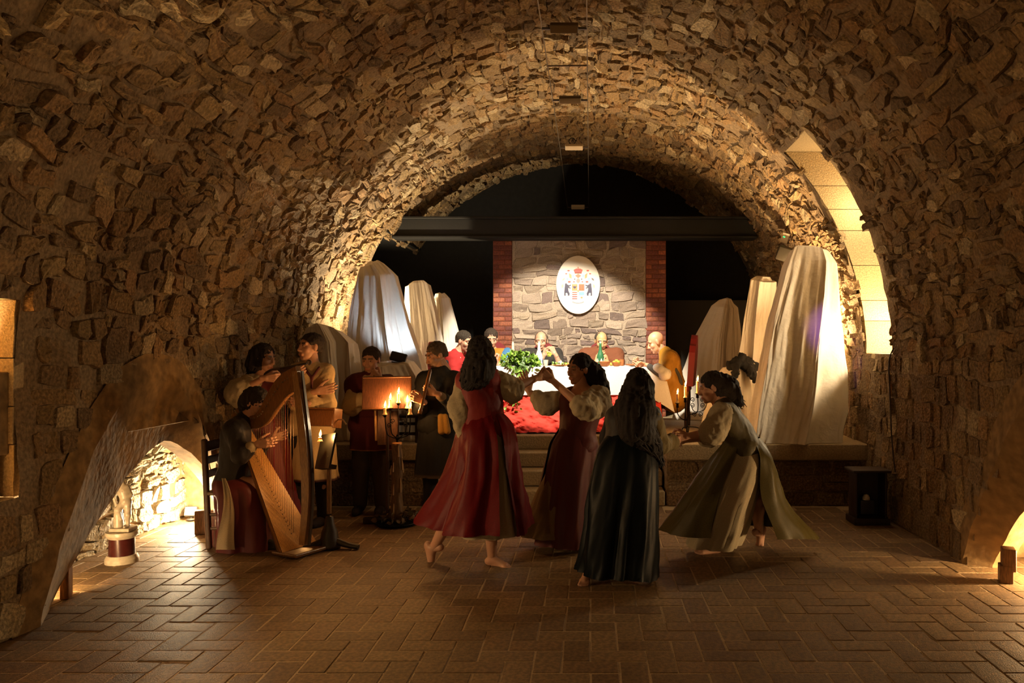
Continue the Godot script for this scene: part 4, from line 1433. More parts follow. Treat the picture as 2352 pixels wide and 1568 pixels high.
	for i in 13:
		var t := i / 12.0
		gp.append(at(1530 + 34 * sin(t * PI * 0.62), 824 + 70 * t, 9.385 - 0.06 * sin(t * PI)))
	gm.tube(gp, [0.012, 0.028, 0.034, 0.03, 0.024, 0.02, 0.02, 0.02, 0.022, 0.024, 0.024, 0.02, 0.01], 8)
	obj("trim_band", gm, mats.cloth, J.root, J.org).set_meta("label", "grey band across the yellow robe")
	wear(J, "trousers", [[J.pel, J.kA, 0.13, 0.09], [J.pel, J.kB, 0.13, 0.09], [J.kA, J.aA, 0.08, 0.06], [J.kB, J.aB, 0.08, 0.06]], mats.cloth, Color(0.05, 0.03, 0.015), 0.04, 0.018, 0.006)


# ---------------------------------------------------------------- things
func one(col: Color) -> Mb:
	var m := Mb.new()
	m.col = col
	return m


func catmull(pts: Array, n: int) -> Array:
	var r := []
	for i in n + 1:
		var f := float(i) / n * (pts.size() - 1)
		var j := mini(int(f), pts.size() - 2)
		var u := f - j
		r.append((pts[j] as Vector3).cubic_interpolate(pts[j + 1], pts[maxi(j - 1, 0)], pts[mini(j + 2, pts.size() - 1)], u))
	return r


# a dust sheet hung over something tall. rings from the top: [y, x, z, half width, half depth, squareness]
func cover(label: String, rings: Array, folds: float, amp: float, sd: int, col := Color.WHITE) -> void:
	var mb := one(col)
	var seg := 200
	var rows := 60
	rng.seed = 900 + sd
	var nc := int(folds)
	var ca := []
	var cm := []
	for i in nc:
		ca.append(TAU * (i + rng.randf_range(-0.24, 0.24)) / nc + 0.5)
		cm.append([rng.randf_range(0.86, 1.12), rng.randf_range(0.92, 1.14)])
	var tip := rng.randf() * TAU
	var out := []
	var ctrs := []
	for r in rows + 1:
		var f := float(r) / rows * (rings.size() - 1)
		var i := mini(int(f), rings.size() - 2)
		var u := f - i
		var v := []
		for j in 6:
			v.append(lerpf(rings[i][j], rings[i + 1][j], u) * 0.9 + 0.1 * cubic_interpolate(rings[i][j], rings[i + 1][j], rings[maxi(i - 1, 0)][j], rings[mini(i + 2, rings.size() - 1)][j], u))
		var t := float(r) / rows
		var ring := []
		for s in seg:
			var an := TAU * s / seg
			var k := 0
			while k < nc - 1 and fposmod(an - ca[k], TAU) > fposmod(ca[k + 1] - ca[k], TAU):
				k += 1
			var span := fposmod(ca[(k + 1) % nc] - ca[k], TAU)
			var w := fposmod(an - ca[k], TAU) / span
			var e: float = 2.0 / v[5]
			var cp := []
			for j in [k, (k + 1) % nc]:
				var aa: float = ca[j] + 0.22 * t * sin(j * 2.3 + sd)
				cp.append(Vector2(signf(cos(aa)) * pow(absf(cos(aa)), e) * v[3], signf(sin(aa)) * pow(absf(sin(aa)), e) * v[4]) * lerpf(cm[j][0], cm[j][1], t))
			var ws := w - 0.11 * sin(TAU * w)
			var o := (cp[0] as Vector2).lerp(cp[1], ws)
			var sag := 4.0 * w * (1.0 - w)
			o *= 1.0 - 0.16 * sag * sag * minf(1.0, t * 1.6) + 0.05 * exp(-pow(minf(w, 1.0 - w) / 0.06, 2.0)) * t
			var p := Vector3(v[1] + o.x, v[0], v[2] + o.y)
			var fo := nz.get_noise_3d(cos(an) * 190.0 + sd * 70, sin(an) * 190.0, p.y * 45.0) * 1.3 + nz.get_noise_3d(cos(an) * 420.0, sin(an) * 420.0 + sd * 50, p.y * 90.0 + an * 40.0) * 0.7
			p += Vector3(o.x, 0, o.y).normalized() * amp * fo * minf(1.0, 0.1 + t * 1.5)
			var hem := maxf(0.0, t - 0.86) / 0.14
			p += Vector3(o.x, 0, o.y).normalized() * hem * hem * (0.02 + 0.05 * nz.get_noise_3d(cos(an) * 520.0, sin(an) * 520.0 + sd * 90, 0.0))
			p.y += 0.05 * cos(an - tip) * (1.0 - t) * (1.0 - t) * minf(1.0, r / 6.0)
			if r == rows:
				p.y = HS + 0.005
			p.y = maxf(p.y, HS + 0.004)
			ring.append(p)
		ctrs.append(Vector3(v[1], v[0], v[2]))
		out.append(ring)
	mb.loft(out, true, ctrs)
	var b := mb.v.size()
	mb.vert(ctrs[0] + Vector3(0, 0.02, 0))
	for s in seg:
		mb.vert(out[0][s])
	for s in seg:
		mb.t(b, b + 1 + s, b + 1 + (s + 1) % seg, Vector3.UP)
	var last: Array = rings[-1]
	solo("dust_sheet", mb, mats.sheet, label, "dust sheet", Vector3(last[1], HS, last[2]))


func build_covers() -> void:
	cover("tall white dust sheet draped over something at the left end of the stage", [[2.535, -2.47, -8.98, 0.04, 0.05, 3.0], [2.50, -2.47, -8.98, 0.13, 0.14, 3.0], [2.37, -2.41, -8.98, 0.23, 0.23, 2.8], [1.85, -2.37, -8.98, 0.35, 0.3, 2.4], [1.35, -2.31, -8.98, 0.47, 0.36, 2.2], [0.63, -2.30, -8.95, 0.52, 0.40, 2.2]], 6, 0.05, 1)
	cover("low rounded dust sheet against the left wall behind the man in cream", [[1.80, -2.86, -8.4, 0.05, 0.1, 2.5], [1.77, -2.80, -8.4, 0.16, 0.2, 2.5], [1.62, -2.73, -8.38, 0.28, 0.24, 2.3], [1.15, -2.70, -8.36, 0.32, 0.27, 2.2], [0.63, -2.68, -8.36, 0.33, 0.27, 2.2]], 5, 0.045, 2)
	cover("sloping low dust sheet carrying the small black floodlight", [[1.42, -2.1, -8.38, 0.12, 0.12, 3.0], [1.40, -2.07, -8.38, 0.22, 0.2, 3.0], [1.28, -2.03, -8.36, 0.29, 0.26, 2.8], [0.95, -2.02, -8.34, 0.31, 0.28, 2.6], [0.63, -2.02, -8.34, 0.33, 0.29, 2.4]], 5, 0.035, 3)
	cover("white dust sheet standing right behind the tallest left one", [[2.38, -2.16, -9.95, 0.08, 0.1, 3.0], [2.35, -2.16, -9.95, 0.15, 0.16, 3.0], [2.0, -2.12, -9.95, 0.19, 0.22, 2.5], [1.4, -2.06, -9.95, 0.26, 0.28, 2.3], [0.63, -2.0, -9.95, 0.36, 0.32, 2.2]], 5, 0.04, 4)
	cover("shadowed dust sheet beside the left brick column of the backdrop", [[2.28, -1.98, -10.45, 0.05, 0.06, 2.5], [2.2, -1.95, -10.45, 0.13, 0.14, 2.5], [1.8, -1.9, -10.45, 0.2, 0.18, 2.3], [1.2, -1.84, -10.45, 0.28, 0.22, 2.2], [0.63, -1.8, -10.45, 0.34, 0.25, 2.2]], 5, 0.035, 5)
	cover("tallest white dust sheet at the right front corner of the stage", [[2.58, 2.20, -8.12, 0.07, 0.08, 3.0], [2.555, 2.22, -8.12, 0.20, 0.16, 3.2], [2.42, 2.22, -8.12, 0.28, 0.22, 3.0], [1.75, 2.15, -8.14, 0.42, 0.30, 2.5], [1.2, 2.11, -8.15, 0.50, 0.34, 2.3], [0.95, 2.09, -8.16, 0.53, 0.35, 2.2], [0.63, 2.04, -8.16, 0.50, 0.33, 2.2]], 6, 0.045, 6)
	cover("brownish dust sheet standing behind the tall right one", [[2.42, 2.09, -9.6, 0.07, 0.08, 3.0], [2.38, 2.08, -9.6, 0.15, 0.15, 3.0], [1.9, 2.03, -9.6, 0.19, 0.2, 2.5], [1.3, 2.0, -9.6, 0.25, 0.26, 2.2], [0.63, 1.98, -9.6, 0.3, 0.3, 2.2]], 5, 0.035, 7)
	cover("dark shadowed dust sheet before the grey partition on the right", [[2.22, 1.82, -10.6, 0.06, 0.08, 2.5], [2.12, 1.8, -10.6, 0.17, 0.15, 2.5], [1.7, 1.72, -10.6, 0.3, 0.22, 2.3], [1.2, 1.66, -10.6, 0.4, 0.28, 2.2], [0.63, 1.64, -10.6, 0.44, 0.3, 2.2]], 5, 0.035, 8)
	cover("low dust sheet with a dark cloth on it behind the green dancer", [[1.40, 1.72, -9.15, 0.10, 0.10, 2.5], [1.37, 1.7, -9.15, 0.17, 0.16, 2.5], [1.15, 1.62, -9.15, 0.27, 0.24, 2.4], [0.63, 1.58, -9.15, 0.30, 0.26, 2.2]], 5, 0.03, 9)
	rng.seed = 77
	var mb := one(Color(0.008, 0.008, 0.01))
	sdf(mb, [[Vector3(1.58, 1.37, -9.05), Vector3(1.72, 1.40, -9.08), 0.05, 0.075], [Vector3(1.72, 1.40, -9.08), Vector3(1.88, 1.36, -9.12), 0.075, 0.06], [Vector3(1.66, 1.38, -8.98), Vector3(1.62, 1.27, -8.93), 0.05, 0.035], [Vector3(1.78, 1.36, -8.98), Vector3(1.84, 1.22, -8.93), 0.055, 0.04], [Vector3(1.72, 1.40, -9.05), Vector3(1.74, 1.48, -9.1), 0.06, 0.04]], 0.05, 0.012, 0.03, Vector3(11, 9, 11))
	solo("black_cloth", mb, mats.cloth, "crumpled black cloth thrown over the low dust sheet on the right", "cloth", Vector3(1.76, 1.38, -9.1))
	# small floodlight
	var o := thing("floodlight", "small black floodlight lying on the sloping dust sheet at the left", "floodlight", Vector3(-2.0, 1.43, -8.3))
	mb = one(Color(0.012, 0.012, 0.014))
	mb.box(Vector3(0, 0.045, 0), Vector3(0.17, 0.10, 0.05), Basis.from_euler(Vector3(-0.5, 0.25, -0.28)), 0.012)
	obj("housing", mb, mats.paint, o)
	mb = one(Color(0.9, 0.93, 1.0))
	mb.box(Vector3(-0.008, 0.062, -0.028), Vector3(0.13, 0.07, 0.004), Basis.from_euler(Vector3(-0.5, 0.25, -0.28)), 0.001)
	obj("lens", mb, mats.paint, o)
	mb = one(Color(0.02, 0.02, 0.02))
	mb.bar(Vector3(-0.07, 0.0, 0.01), Vector3(0.09, -0.03, 0.01), 0.02, 0.012)
	obj("bracket", mb, mats.paint, o)


func build_backdrop() -> void:
	var z := -11.0
	var o := thing("stage_backdrop", "flat stage backdrop of grey stonework between two brick columns", "backdrop", Vector3(-0.15, HS, z - 0.05))
	var org := o.position
	var x0 := -1.08
	var x1 := 0.765
	var mb := one(lin(0.76, 0.69, 0.61))
	mb.box(Vector3((x0 + x1) * 0.5, 1.86, z - 0.02), Vector3(x1 - x0, 2.48, 0.05))
	obj("mortar_bed", mb, mats.lime, o, org)
	var pal := [lin(0.68, 0.61, 0.55), lin(0.62, 0.55, 0.49), lin(0.74, 0.67, 0.60), lin(0.70, 0.63, 0.55), lin(0.54, 0.47, 0.44)]
	rng.seed = 41
	var y := 0.64
	while y < 3.07:
		var rh := minf(rng.randf_range(0.065, 0.15), 3.08 - y)
		if 3.08 - y - rh < 0.08:
			rh = 3.08 - y
		var x := x0 + 0.005
		while x < x1 - 0.02:
			var e: float = minf(x + rng.randf_range(0.10, 0.36), x1 - 0.005)
			if x1 - e < 0.1:
				e = x1 - 0.005
			var map := func(u: float, d: float, h: float) -> Vector3: return Vector3(d, u, z + (h - wave(u, d)) * 0.55)
			var sm := stone(map, y + 0.002, y + rh - 0.002, x + 0.002, e - 0.002, rng.randf_range(0.022, 0.048), 0.022, stone_col(pal), 0.36, 0.05, 0.05)
			obj("stone", sm, mats.lime, o, org, true)
			x = e
		y += rh
	for c in [[-1.345, x0], [x1, 1.045]]:
		mb = one(lin(0.50, 0.30, 0.22))
		mb.box(Vector3((c[0] + c[1]) * 0.5, 1.86, z - 0.02), Vector3(c[1] - c[0], 2.48, 0.06))
		obj("column_core", mb, mats.lime, o, org)
		var r := 0
		y = 0.63
		var bp := [lin(0.60, 0.31, 0.21), lin(0.54, 0.26, 0.18), lin(0.68, 0.38, 0.24), lin(0.48, 0.23, 0.18)]
		while y < 3.08:
			var cut: float = [0.62, 0.30][r % 2]
			var xm: float = lerpf(c[0], c[1], cut)
			for s in [[c[0], xm], [xm, c[1]]]:
				var bm := one(bp[rng.randi() % 4] * rng.randf_range(0.85, 1.15))
				bm.box(Vector3((s[0] + s[1]) * 0.5, y + 0.028, z + 0.006), Vector3(s[1] - s[0] - 0.01, 0.054, 0.02), Basis.IDENTITY, 0.004)
				obj("brick", bm, mats.brick, o, org)
			y += 0.0655
			r += 1
	build_crest()


func ell(cx: float, cy: float, rx: float, ry: float, n := 20, a0 := 0.0, a1 := TAU) -> PackedVector2Array:
	var r := PackedVector2Array()
	for i in n:
		var a := a0 + (a1 - a0) * i / (n if absf(a1 - a0 - TAU) < 0.01 else n - 1)
		r.append(Vector2(cx + cos(a) * rx, cy + sin(a) * ry))
	return r


func build_crest() -> void:
	var p := at(1328, 654, 10.93)
	var o := thing("oval_plaque", "white oval plaque with a painted coat of arms hung on the backdrop", "plaque", p)
	var mb := one(lin(0.88, 0.85, 0.79))
	mb.prism(ell(0, 0, 0.300, 0.398, 64), 0.024)
	obj("board", mb, mats.paint, o)
	mb = one(Color.WHITE)
	var k := 0.00694   # metres per unit; the arms are drawn 100 units tall
	var put_poly := func(col: Color, pts: PackedVector2Array, lift := 0.0) -> void:
		mb.col = col
		var q := PackedVector2Array()
		for w in pts:
			q.append(w * k * 0.76)
		mb.prism(q, 0.002, Transform3D(Basis.IDENTITY, Vector3(0, -0.012, 0.0132 + lift)))
	var rc := func(x0: float, y0: float, x1: float, y1: float) -> PackedVector2Array: return PackedVector2Array([Vector2(x0, y0), Vector2(x1, y0), Vector2(x1, y1), Vector2(x0, y1)])
	var R := lin(0.82, 0.24, 0.18)
	var O := lin(0.80, 0.52, 0.30)
	var B := lin(0.45, 0.66, 0.76)
	var N := lin(0.17, 0.16, 0.27)
	var W := lin(0.93, 0.89, 0.84)
	# crown
	put_poly.call(R, PackedVector2Array([Vector2(-9, 33), Vector2(-12, 41), Vector2(-6, 44), Vector2(0, 45), Vector2(6, 44), Vector2(12, 41), Vector2(9, 33)]))
	put_poly.call(lin(0.72, 0.35, 0.25), rc.call(-9, 31, 9, 34))
	put_poly.call(O, rc.call(-0.6, 45, 0.6, 49))
	put_poly.call(O, rc.call(-2, 46.6, 2, 47.8))
	# crest lozenge and helms
	put_poly.call(lin(0.62, 0.38, 0.24), PackedVector2Array([Vector2(-8, 26), Vector2(0, 31), Vector2(8, 26), Vector2(0, 19)]))
	put_poly.call(lin(0.55, 0.47, 0.44), ell(0, 13, 5, 6, 14))
	for s in [-1, 1]:
		put_poly.call(O, PackedVector2Array([Vector2(s * 24, 33), Vector2(s * 17, 28), Vector2(s * 17, 18), Vector2(s * 23, 21)]))
		put_poly.call(B, ell(s * 13, 25, 3, 4, 12))
		put_poly.call(B, ell(s * 28, 17, 3, 4.5, 12))
		put_poly.call(R, ell(s * 25, 39, 3.5, 2, 10))
		put_poly.call(R, ell(s * 31, 31, 3, 1.6, 10))
		put_poly.call(R, ell(s * 23, 10, 4, 2.6, 10))
		put_poly.call(R, ell(s * 11, 10, 2.2, 1.8, 10))
		put_poly.call(lin(0.3, 0.25, 0.28), ell(s * 9, 17, 2, 2, 10))
		put_poly.call(lin(0.36, 0.30, 0.30) if s > 0 else lin(0.62, 0.58, 0.52), PackedVector2Array([Vector2(s * 34, 21), Vector2(s * 40, 18), Vector2(s * 42, 12), Vector2(s * 36, 15)]))
		put_poly.call(lin(0.85, 0.7, 0.55), PackedVector2Array([Vector2(s * 39, 5), Vector2(s * 44, 0), Vector2(s * 42, -8), Vector2(s * 38, -2)]))
		# the two dark bears that hold the shield
		put_poly.call(N, PackedVector2Array([Vector2(s * 34, 5), Vector2(s * 31, 7), Vector2(s * 29, 4), Vector2(s * 24, 1), Vector2(s * 19, 3), Vector2(s * 18, 1), Vector2(s * 24, -3), Vector2(s * 19, -6), Vector2(s * 20, -8), Vector2(s * 26, -6), Vector2(s * 25, -14), Vector2(s * 22, -20), Vector2(s * 23, -26), Vector2(s * 27, -26), Vector2(s * 27, -21), Vector2(s * 31, -18), Vector2(s * 33, -21), Vector2(s * 32, -26), Vector2(s * 36, -26), Vector2(s * 36, -14)]))
		put_poly.call(lin(0.80, 0.76, 0.74), PackedVector2Array([Vector2(s * 20, -33), Vector2(s * 24, -29), Vector2(s * 38, -33), Vector2(s * 34, -36)]))
	# quarters of the shield
	put_poly.call(O, rc.call(-16, -13, -2, 4))
	put_poly.call(N, PackedVector2Array([Vector2(-15, 0), Vector2(-12, -2), Vector2(-9, -1), Vector2(-6, -2), Vector2(-3, 0), Vector2(-6, -6), Vector2(-9, -8), Vector2(-12, -6)]), 0.001)
	put_poly.call(R, rc.call(2, -13, 16, 4))
	for i in 3:
		put_poly.call(lin(0.86, 0.50, 0.22), rc.call(4.5 + i * 4, -13, 5.7 + i * 4, 4), 0.001)
	put_poly.call(W, PackedVector2Array([Vector2(-16, -15), Vector2(-2, -15), Vector2(-2, -38), Vector2(-16, -36)]))
	for i in 4:
		put_poly.call(R, rc.call(-15.5, -19 - i * 5.4, -2.5, -16.4 - i * 5.4), 0.001)
	put_poly.call(B, rc.call(2, -25, 16, -16))
	put_poly.call(W, PackedVector2Array([Vector2(2, -26), Vector2(16, -26), Vector2(16, -36), Vector2(2, -38)]))
	put_poly.call(O, ell(9, -31, 3, 2.4, 8), 0.001)
	put_poly.call(O, ell(0, -14, 2.2, 3, 8), 0.002)
	# ribbon below with its worn dark lettering
	var rib := ell(0, -26, 25, 22, 16, PI * 1.2, PI * 1.8)
	var inner := ell(0, -26, 25, 17, 16, PI * 1.2, PI * 1.8)
	inner.reverse()
	rib.append_array(inner)
	put_poly.call(lin(0.86, 0.82, 0.78), rib)
	for i in 9:
		var a := PI * (1.32 + 0.36 * i / 8.0)
		var c := Vector2(cos(a) * 25, -26 + sin(a) * 19.5)
		put_poly.call(lin(0.28, 0.26, 0.30), PackedVector2Array([c + Vector2(-1.1, -1.3), c + Vector2(0.6, -1.3), c + Vector2(1.0, 1.3), c + Vector2(-0.4, 1.3)]), 0.001)
	obj("coat_of_arms", mb, mats.paint, o)


func chair_proto() -> Node3D:
	var o := thing("high_backed_chair", "", "chair")
	var mb := one(Color(0.24, 0.006, 0.010))
	mb.box(Vector3(0, 0.47, 0.0), Vector3(0.5, 0.09, 0.46), Basis.IDENTITY, 0.03)
	obj("seat", mb, mats.velvet, o)
	mb = one(Color(0.24, 0.006, 0.010))
	var pl := PackedVector2Array([Vector2(-0.24, 0.5), Vector2(0.24, 0.5), Vector2(0.25, 0.9), Vector2(0.22, 0.98), Vector2(0.16, 1.0), Vector2(0.12, 1.06), Vector2(0.06, 1.1), Vector2(0, 1.11), Vector2(-0.06, 1.1), Vector2(-0.12, 1.06), Vector2(-0.16, 1.0), Vector2(-0.22, 0.98), Vector2(-0.25, 0.9)])
	mb.prism(pl, 0.08, Transform3D(Basis.from_euler(Vector3(-0.08, 0, 0)), Vector3(0, 0.0, -0.20)))
	obj("backrest", mb, mats.velvet, o)
	for s in [[-1, -1], [1, -1], [-1, 1], [1, 1]]:
		mb = one(Color(0.05, 0.02, 0.012))
		mb.lathe([Vector2(0.022, 0), Vector2(0.026, 0.1), Vector2(0.018, 0.22), Vector2(0.03, 0.34), Vector2(0.028, 0.44)], 8, Transform3D(Basis.IDENTITY, Vector3(s[0] * 0.21, 0, s[1] * 0.19)))
		obj("leg", mb, mats.wood, o)
	return o


func build_table() -> void:
	var c := chair_proto()
	var spots := [[Vector3(-1.26, HS, -10.42), 0.0, "red high-backed chair of the man in ochre and blue"], [Vector3(-0.62, HS, -10.42), 0.0, "red high-backed chair of the man lifting grapes"], [Vector3(0.13, HS, -10.42), 0.0, "red high-backed chair of the man in the brown habit"], [Vector3(1.0, HS, -9.62), -PI / 2 - 0.2, "red high-backed chair standing free behind the bald man in yellow"], [Vector3(-1.68, HS, -9.78), PI / 2, "red high-backed chair of the man in red at the left end"]]
	for i in spots.size():
		var r: Node3D = c if i == 0 else c.duplicate()
		if i:
			add_child(r, true)
		r.position = spots[i][0]
		r.rotation.y = spots[i][1]
		r.scale = Vector3(0.9, 1.0 if i == 3 else 0.93, 0.9)
		tag(r, spots[i][2], "chair", "red chairs round the banquet table")
	var top := 1.345
	var o := thing("banquet_table", "long banquet table hidden under its white cloth", "table", Vector3(-0.2, HS, -9.62))
	var org := o.position
	var mb := one(Color(0.12, 0.06, 0.03))
	mb.box(Vector3(-0.2, top - 0.02, -9.62), Vector3(2.02, 0.03, 0.78))
	obj("tabletop", mb, mats.wood, o, org)
	for x in [-1.1, 0.72]:
		for z in [-9.32, -9.92]:
			mb = one(Color(0.12, 0.06, 0.03))
			mb.box(Vector3(x, (top + HS - 0.03) * 0.5, z), Vector3(0.06, top - HS - 0.035, 0.06))
			obj("leg", mb, mats.wood, o, org)
	# white cloth
	mb = one(Color(0.84, 0.83, 0.82))
	var per := []
	var hx := 1.045
	var hz := 0.425
	for s in [[Vector2(-hx, hz), Vector2(hx, hz), 56, Vector2(0, 1)], [Vector2(hx, hz), Vector2(hx, -hz), 26, Vector2(1, 0)], [Vector2(hx, -hz), Vector2(-hx, -hz), 56, Vector2(0, -1)], [Vector2(-hx, -hz), Vector2(-hx, hz), 26, Vector2(-1, 0)]]:
		for i in s[2]:
			per.append([(s[0] as Vector2).lerp(s[1], float(i) / s[2]), s[3]])
	var rings := []
	var ctr := Vector3(-0.2, top, -9.62)
	for r in 14:
		var t := maxf(0.0, (r - 3) / 10.0)
		var ring := []
		for i in per.size():
			var p: Vector2 = per[i][0]
			var cd := minf(absf(absf(p.x) - hx) + absf(absf(p.y) - hz), 0.3) / 0.3
			var corner := 1.0 - cd
			var k: float = 1.0 if r >= 2 else [0.0, 0.97][r]
			var nrm: Vector2 = (p.normalized() * corner + (per[i][1] as Vector2) * (1 - corner)).normalized()
			var w := sin(i * 0.55) * 0.5 + sin(i * 0.23 + 1.0) * 0.5
			var outw := t * (0.03 + 0.02 * w) + 0.10 * corner * corner * t
			var yy := 0.008 - (0.0 if r < 2 else 0.004 + t * (0.32 + 0.20 * corner * corner))
			ring.append(ctr + Vector3(p.x * k + nrm.x * outw, yy + nz.get_noise_2d(p.x * 200, p.y * 200) * 0.003, p.y * k + nrm.y * outw))
		rings.append(ring)
	var cc := []
	for r in 14:
		cc.append(ctr - Vector3(0, 0.6 if r < 3 else 0.0, 0))
	mb.loft(rings, true, cc)
	solo("white_tablecloth", mb, mats.cloth, "white cloth over the banquet table, its corner hanging low at the right", "tablecloth", Vector3(-0.2, top, -9.62))
	# red drape, crumpled, running from under the cloth to the stage edge
	mb = one(Color(0.74, 0.05, 0.03))
	rings = []
	for i in 49:
		var t := i / 48.0
		var y := lerpf(1.16, HS + 0.02, pow(t, 0.75))
		var z := -9.205 + 0.42 * pow(t, 1.6)
		var r := []
		for j in 111:
			var s := j / 110.0
			var x := lerpf(-1.36 - 0.1 * t, 0.80 + 0.03 * t, s)
			var q := Vector3(x * 300 + y * 180, y * 420 - x * 120, z * 300)
			var q2 := Vector3(x * 700 - y * 400, y * 900, z * 600)
			var rid := 1.0 - absf(nz.get_noise_3dv(q)) * 2.6 - absf(nz.get_noise_3dv(q2)) * 0.9
			var amp := 0.016 + 0.055 * t
			r.append(Vector3(x, maxf(y + (rid - 0.4) * 0.02 * t, HS + 0.005), z + (rid - 0.5) * amp - 0.01))
		rings.append(r)
	mb.loft(rings, false)
	for i in range(0, mb.ix.size(), 3):
		var sw := mb.ix[i + 1]
		if (mb.v[mb.ix[i + 2]] - mb.v[mb.ix[i]]).cross(mb.v[sw] - mb.v[mb.ix[i]]).z < 0:
			mb.ix[i + 1] = mb.ix[i + 2]
			mb.ix[i + 2] = sw
	solo("red_drape", mb, mats.cloth, "crumpled red drape below the white cloth spreading to the stage edge", "drape", Vector3(-0.28, HS, -9.0))
	build_tableware(top + 0.012)


func lathe_thing(called: String, parts: Array, label: String, cat: String, pos: Vector3, group := "") -> Node3D:
	var o := thing(called, label, cat, pos, group)
	for p in parts:
		var mb := one(p[2])
		mb.lathe(p[1], 20)
		obj(p[0], mb, mats[p[3]], o)
	return o


func build_tableware(y: float) -> void:
	var green := Color(0.03, 0.13, 0.06)
	var bl := [[1238, 9.42, "decorated", "white and blue painted bottle beside the greenery", Color(0.78, 0.78, 0.76), Color(0.04, 0.12, 0.36)], [1379, 9.42, "decorated", "green bottle with pale painted panels before the man in brown", green, Color(0.70, 0.68, 0.6)], [1178, 9.75, "plain", "slim pale necked bottle behind the greenery", Color(0.55, 0.5, 0.4), Color(0.5, 0.45, 0.35)]]
	for b in bl:
		var p := at(b[0], 842, b[1])
		p.y = y
		var o := lathe_thing("bottle", [["body", [Vector2(0.001, 0), Vector2(0.042, 0.0), Vector2(0.045, 0.01), Vector2(0.044, 0.10), Vector2(0.036, 0.14), Vector2(0.018, 0.19), Vector2(0.014, 0.25), Vector2(0.016, 0.27), Vector2(0.001, 0.272)], b[4], "paint"], ["cork", [Vector2(0.012, 0.268), Vector2(0.013, 0.29), Vector2(0.001, 0.291)], Color(0.5, 0.45, 0.36), "paint"]], b[3], "bottle", p)
		mats.paint.roughness = 0.35
		if b[2] == "decorated":
			for i in 6:
				var a := TAU * (i + 0.25) / 6
				var mb := one(b[5] if i % 2 == 0 else b[5] * 0.8)
				var dia := PackedVector2Array([Vector2(0, -0.034), Vector2(0.014, 0), Vector2(0, 0.034), Vector2(-0.014, 0)])
				mb.prism(dia, 0.006, Transform3D(Basis(Vector3.UP, a), Vector3(sin(a) * 0.0435, 0.06, cos(a) * 0.0435)))
				obj("painted_diamond", mb, mats.paint, o)
	# bowls, cups, plates
	var tc := Color(0.50, 0.17, 0.045)
	var bowl := [Vector2(0.001, 0.006), Vector2(0.03, 0.0), Vector2(0.045, 0.006), Vector2(0.062, 0.045), Vector2(0.066, 0.055), Vector2(0.060, 0.055), Vector2(0.042, 0.015), Vector2(0.001, 0.012)]
	var list := [[1364, 9.34, 0.85, "terracotta bowl half hidden behind the dark red dancer's hair"], [1389, 9.28, 1.05, "widest terracotta bowl before the green bottle"], [1416, 9.30, 0.9, "terracotta bowl heaped with green fruit right of the green bottle"]]
	for b in list:
		var p := at(b[0], 842, b[1])
		p.y = y
		var o := lathe_thing("bowl", [["shell", bowl, tc, "terracotta"]], b[3], "bowl", p, "terracotta bowls on the table")
		o.scale = Vector3.ONE * b[2]
	var cup := [Vector2(0.001, 0.004), Vector2(0.026, 0.0), Vector2(0.03, 0.05), Vector2(0.034, 0.075), Vector2(0.031, 0.075), Vector2(0.026, 0.012), Vector2(0.001, 0.01)]
	var p := on(1253, 842, 9.3, y)
	lathe_thing("cup", [["shell", cup, Color(0.74, 0.66, 0.55), "terracotta"]], "cream cup right of the white and blue bottle", "cup", p)
	p = on(1428, 842, 9.62, y)
	lathe_thing("cup", [["shell", cup, tc, "terracotta"]], "small orange clay cup beside the white plate", "cup", p)
	var plate := [Vector2(0.001, 0.004), Vector2(0.05, 0.0), Vector2(0.105, 0.012), Vector2(0.107, 0.016), Vector2(0.06, 0.008), Vector2(0.001, 0.008)]
	p = on(1285, 842, 9.36, y)
	lathe_thing("plate", [["dish", plate, tc, "terracotta"]], "clay plate with salad before the man lifting grapes", "plate", p)
	p = on(1458, 842, 9.40, y)
	lathe_thing("plate", [["dish", plate, Color(0.74, 0.62, 0.52), "terracotta"], ["rim", [Vector2(0.100, 0.012), Vector2(0.110, 0.024), Vector2(0.112, 0.022), Vector2(0.104, 0.009)], tc, "terracotta"]], "pale plate with clay rim before the bald man in yellow", "plate", p)
	# fruit
	rng.seed = 5
	for f in [[1411, 9.29, 0.045, Color(0.42, 0.42, 0.05), "left green fruit in the fruit bowl right of the green bottle"], [1420, 9.27, 0.048, Color(0.36, 0.42, 0.04), "right green fruit in the fruit bowl right of the green bottle"], [1416, 9.34, 0.06, Color(0.50, 0.42, 0.06), "yellowish fruit on top of the heap in the fruit bowl"], [1404, 9.5, 0.02, Color(0.55, 0.42, 0.08), "yellow fruit on the cloth between two terracotta bowls"], [1300, 9.55, 0.02, Color(0.6, 0.35, 0.06), "orange fruit on the cloth behind the salad plate, left of two"], [1306, 9.45, 0.018, Color(0.55, 0.32, 0.06), "orange fruit on the cloth beside the salad plate, right of two"]]:
		p = on(f[0], 842, f[1], y + f[2])
		var mb := one(f[3])
		mb.lathe([Vector2(0.002, -0.022), Vector2(0.016, -0.019), Vector2(0.024, -0.005), Vector2(0.023, 0.008), Vector2(0.014, 0.02), Vector2(0.004, 0.019), Vector2(0.001, 0.017)], 12)
		var o := put("fruit", mb.build(), mats.terracotta)
		o.position = p
		tag(o, f[4], "fruit", "fruit on the banquet table")
	var gm := one(Color(0.45, 0.55, 0.06))
	for i in 16:
		gm.ball(at(1262, 809, 9.72) + Vector3(rng.randfn() * 0.014, -0.028 + rng.randfn() * 0.015, rng.randfn() * 0.012), Vector3.ONE * 0.0115, 8)
	solo("grapes", gm, mats.wax, "bunch of green grapes held to the mouth of the man in black", "grapes", at(1262, 809, 9.72))
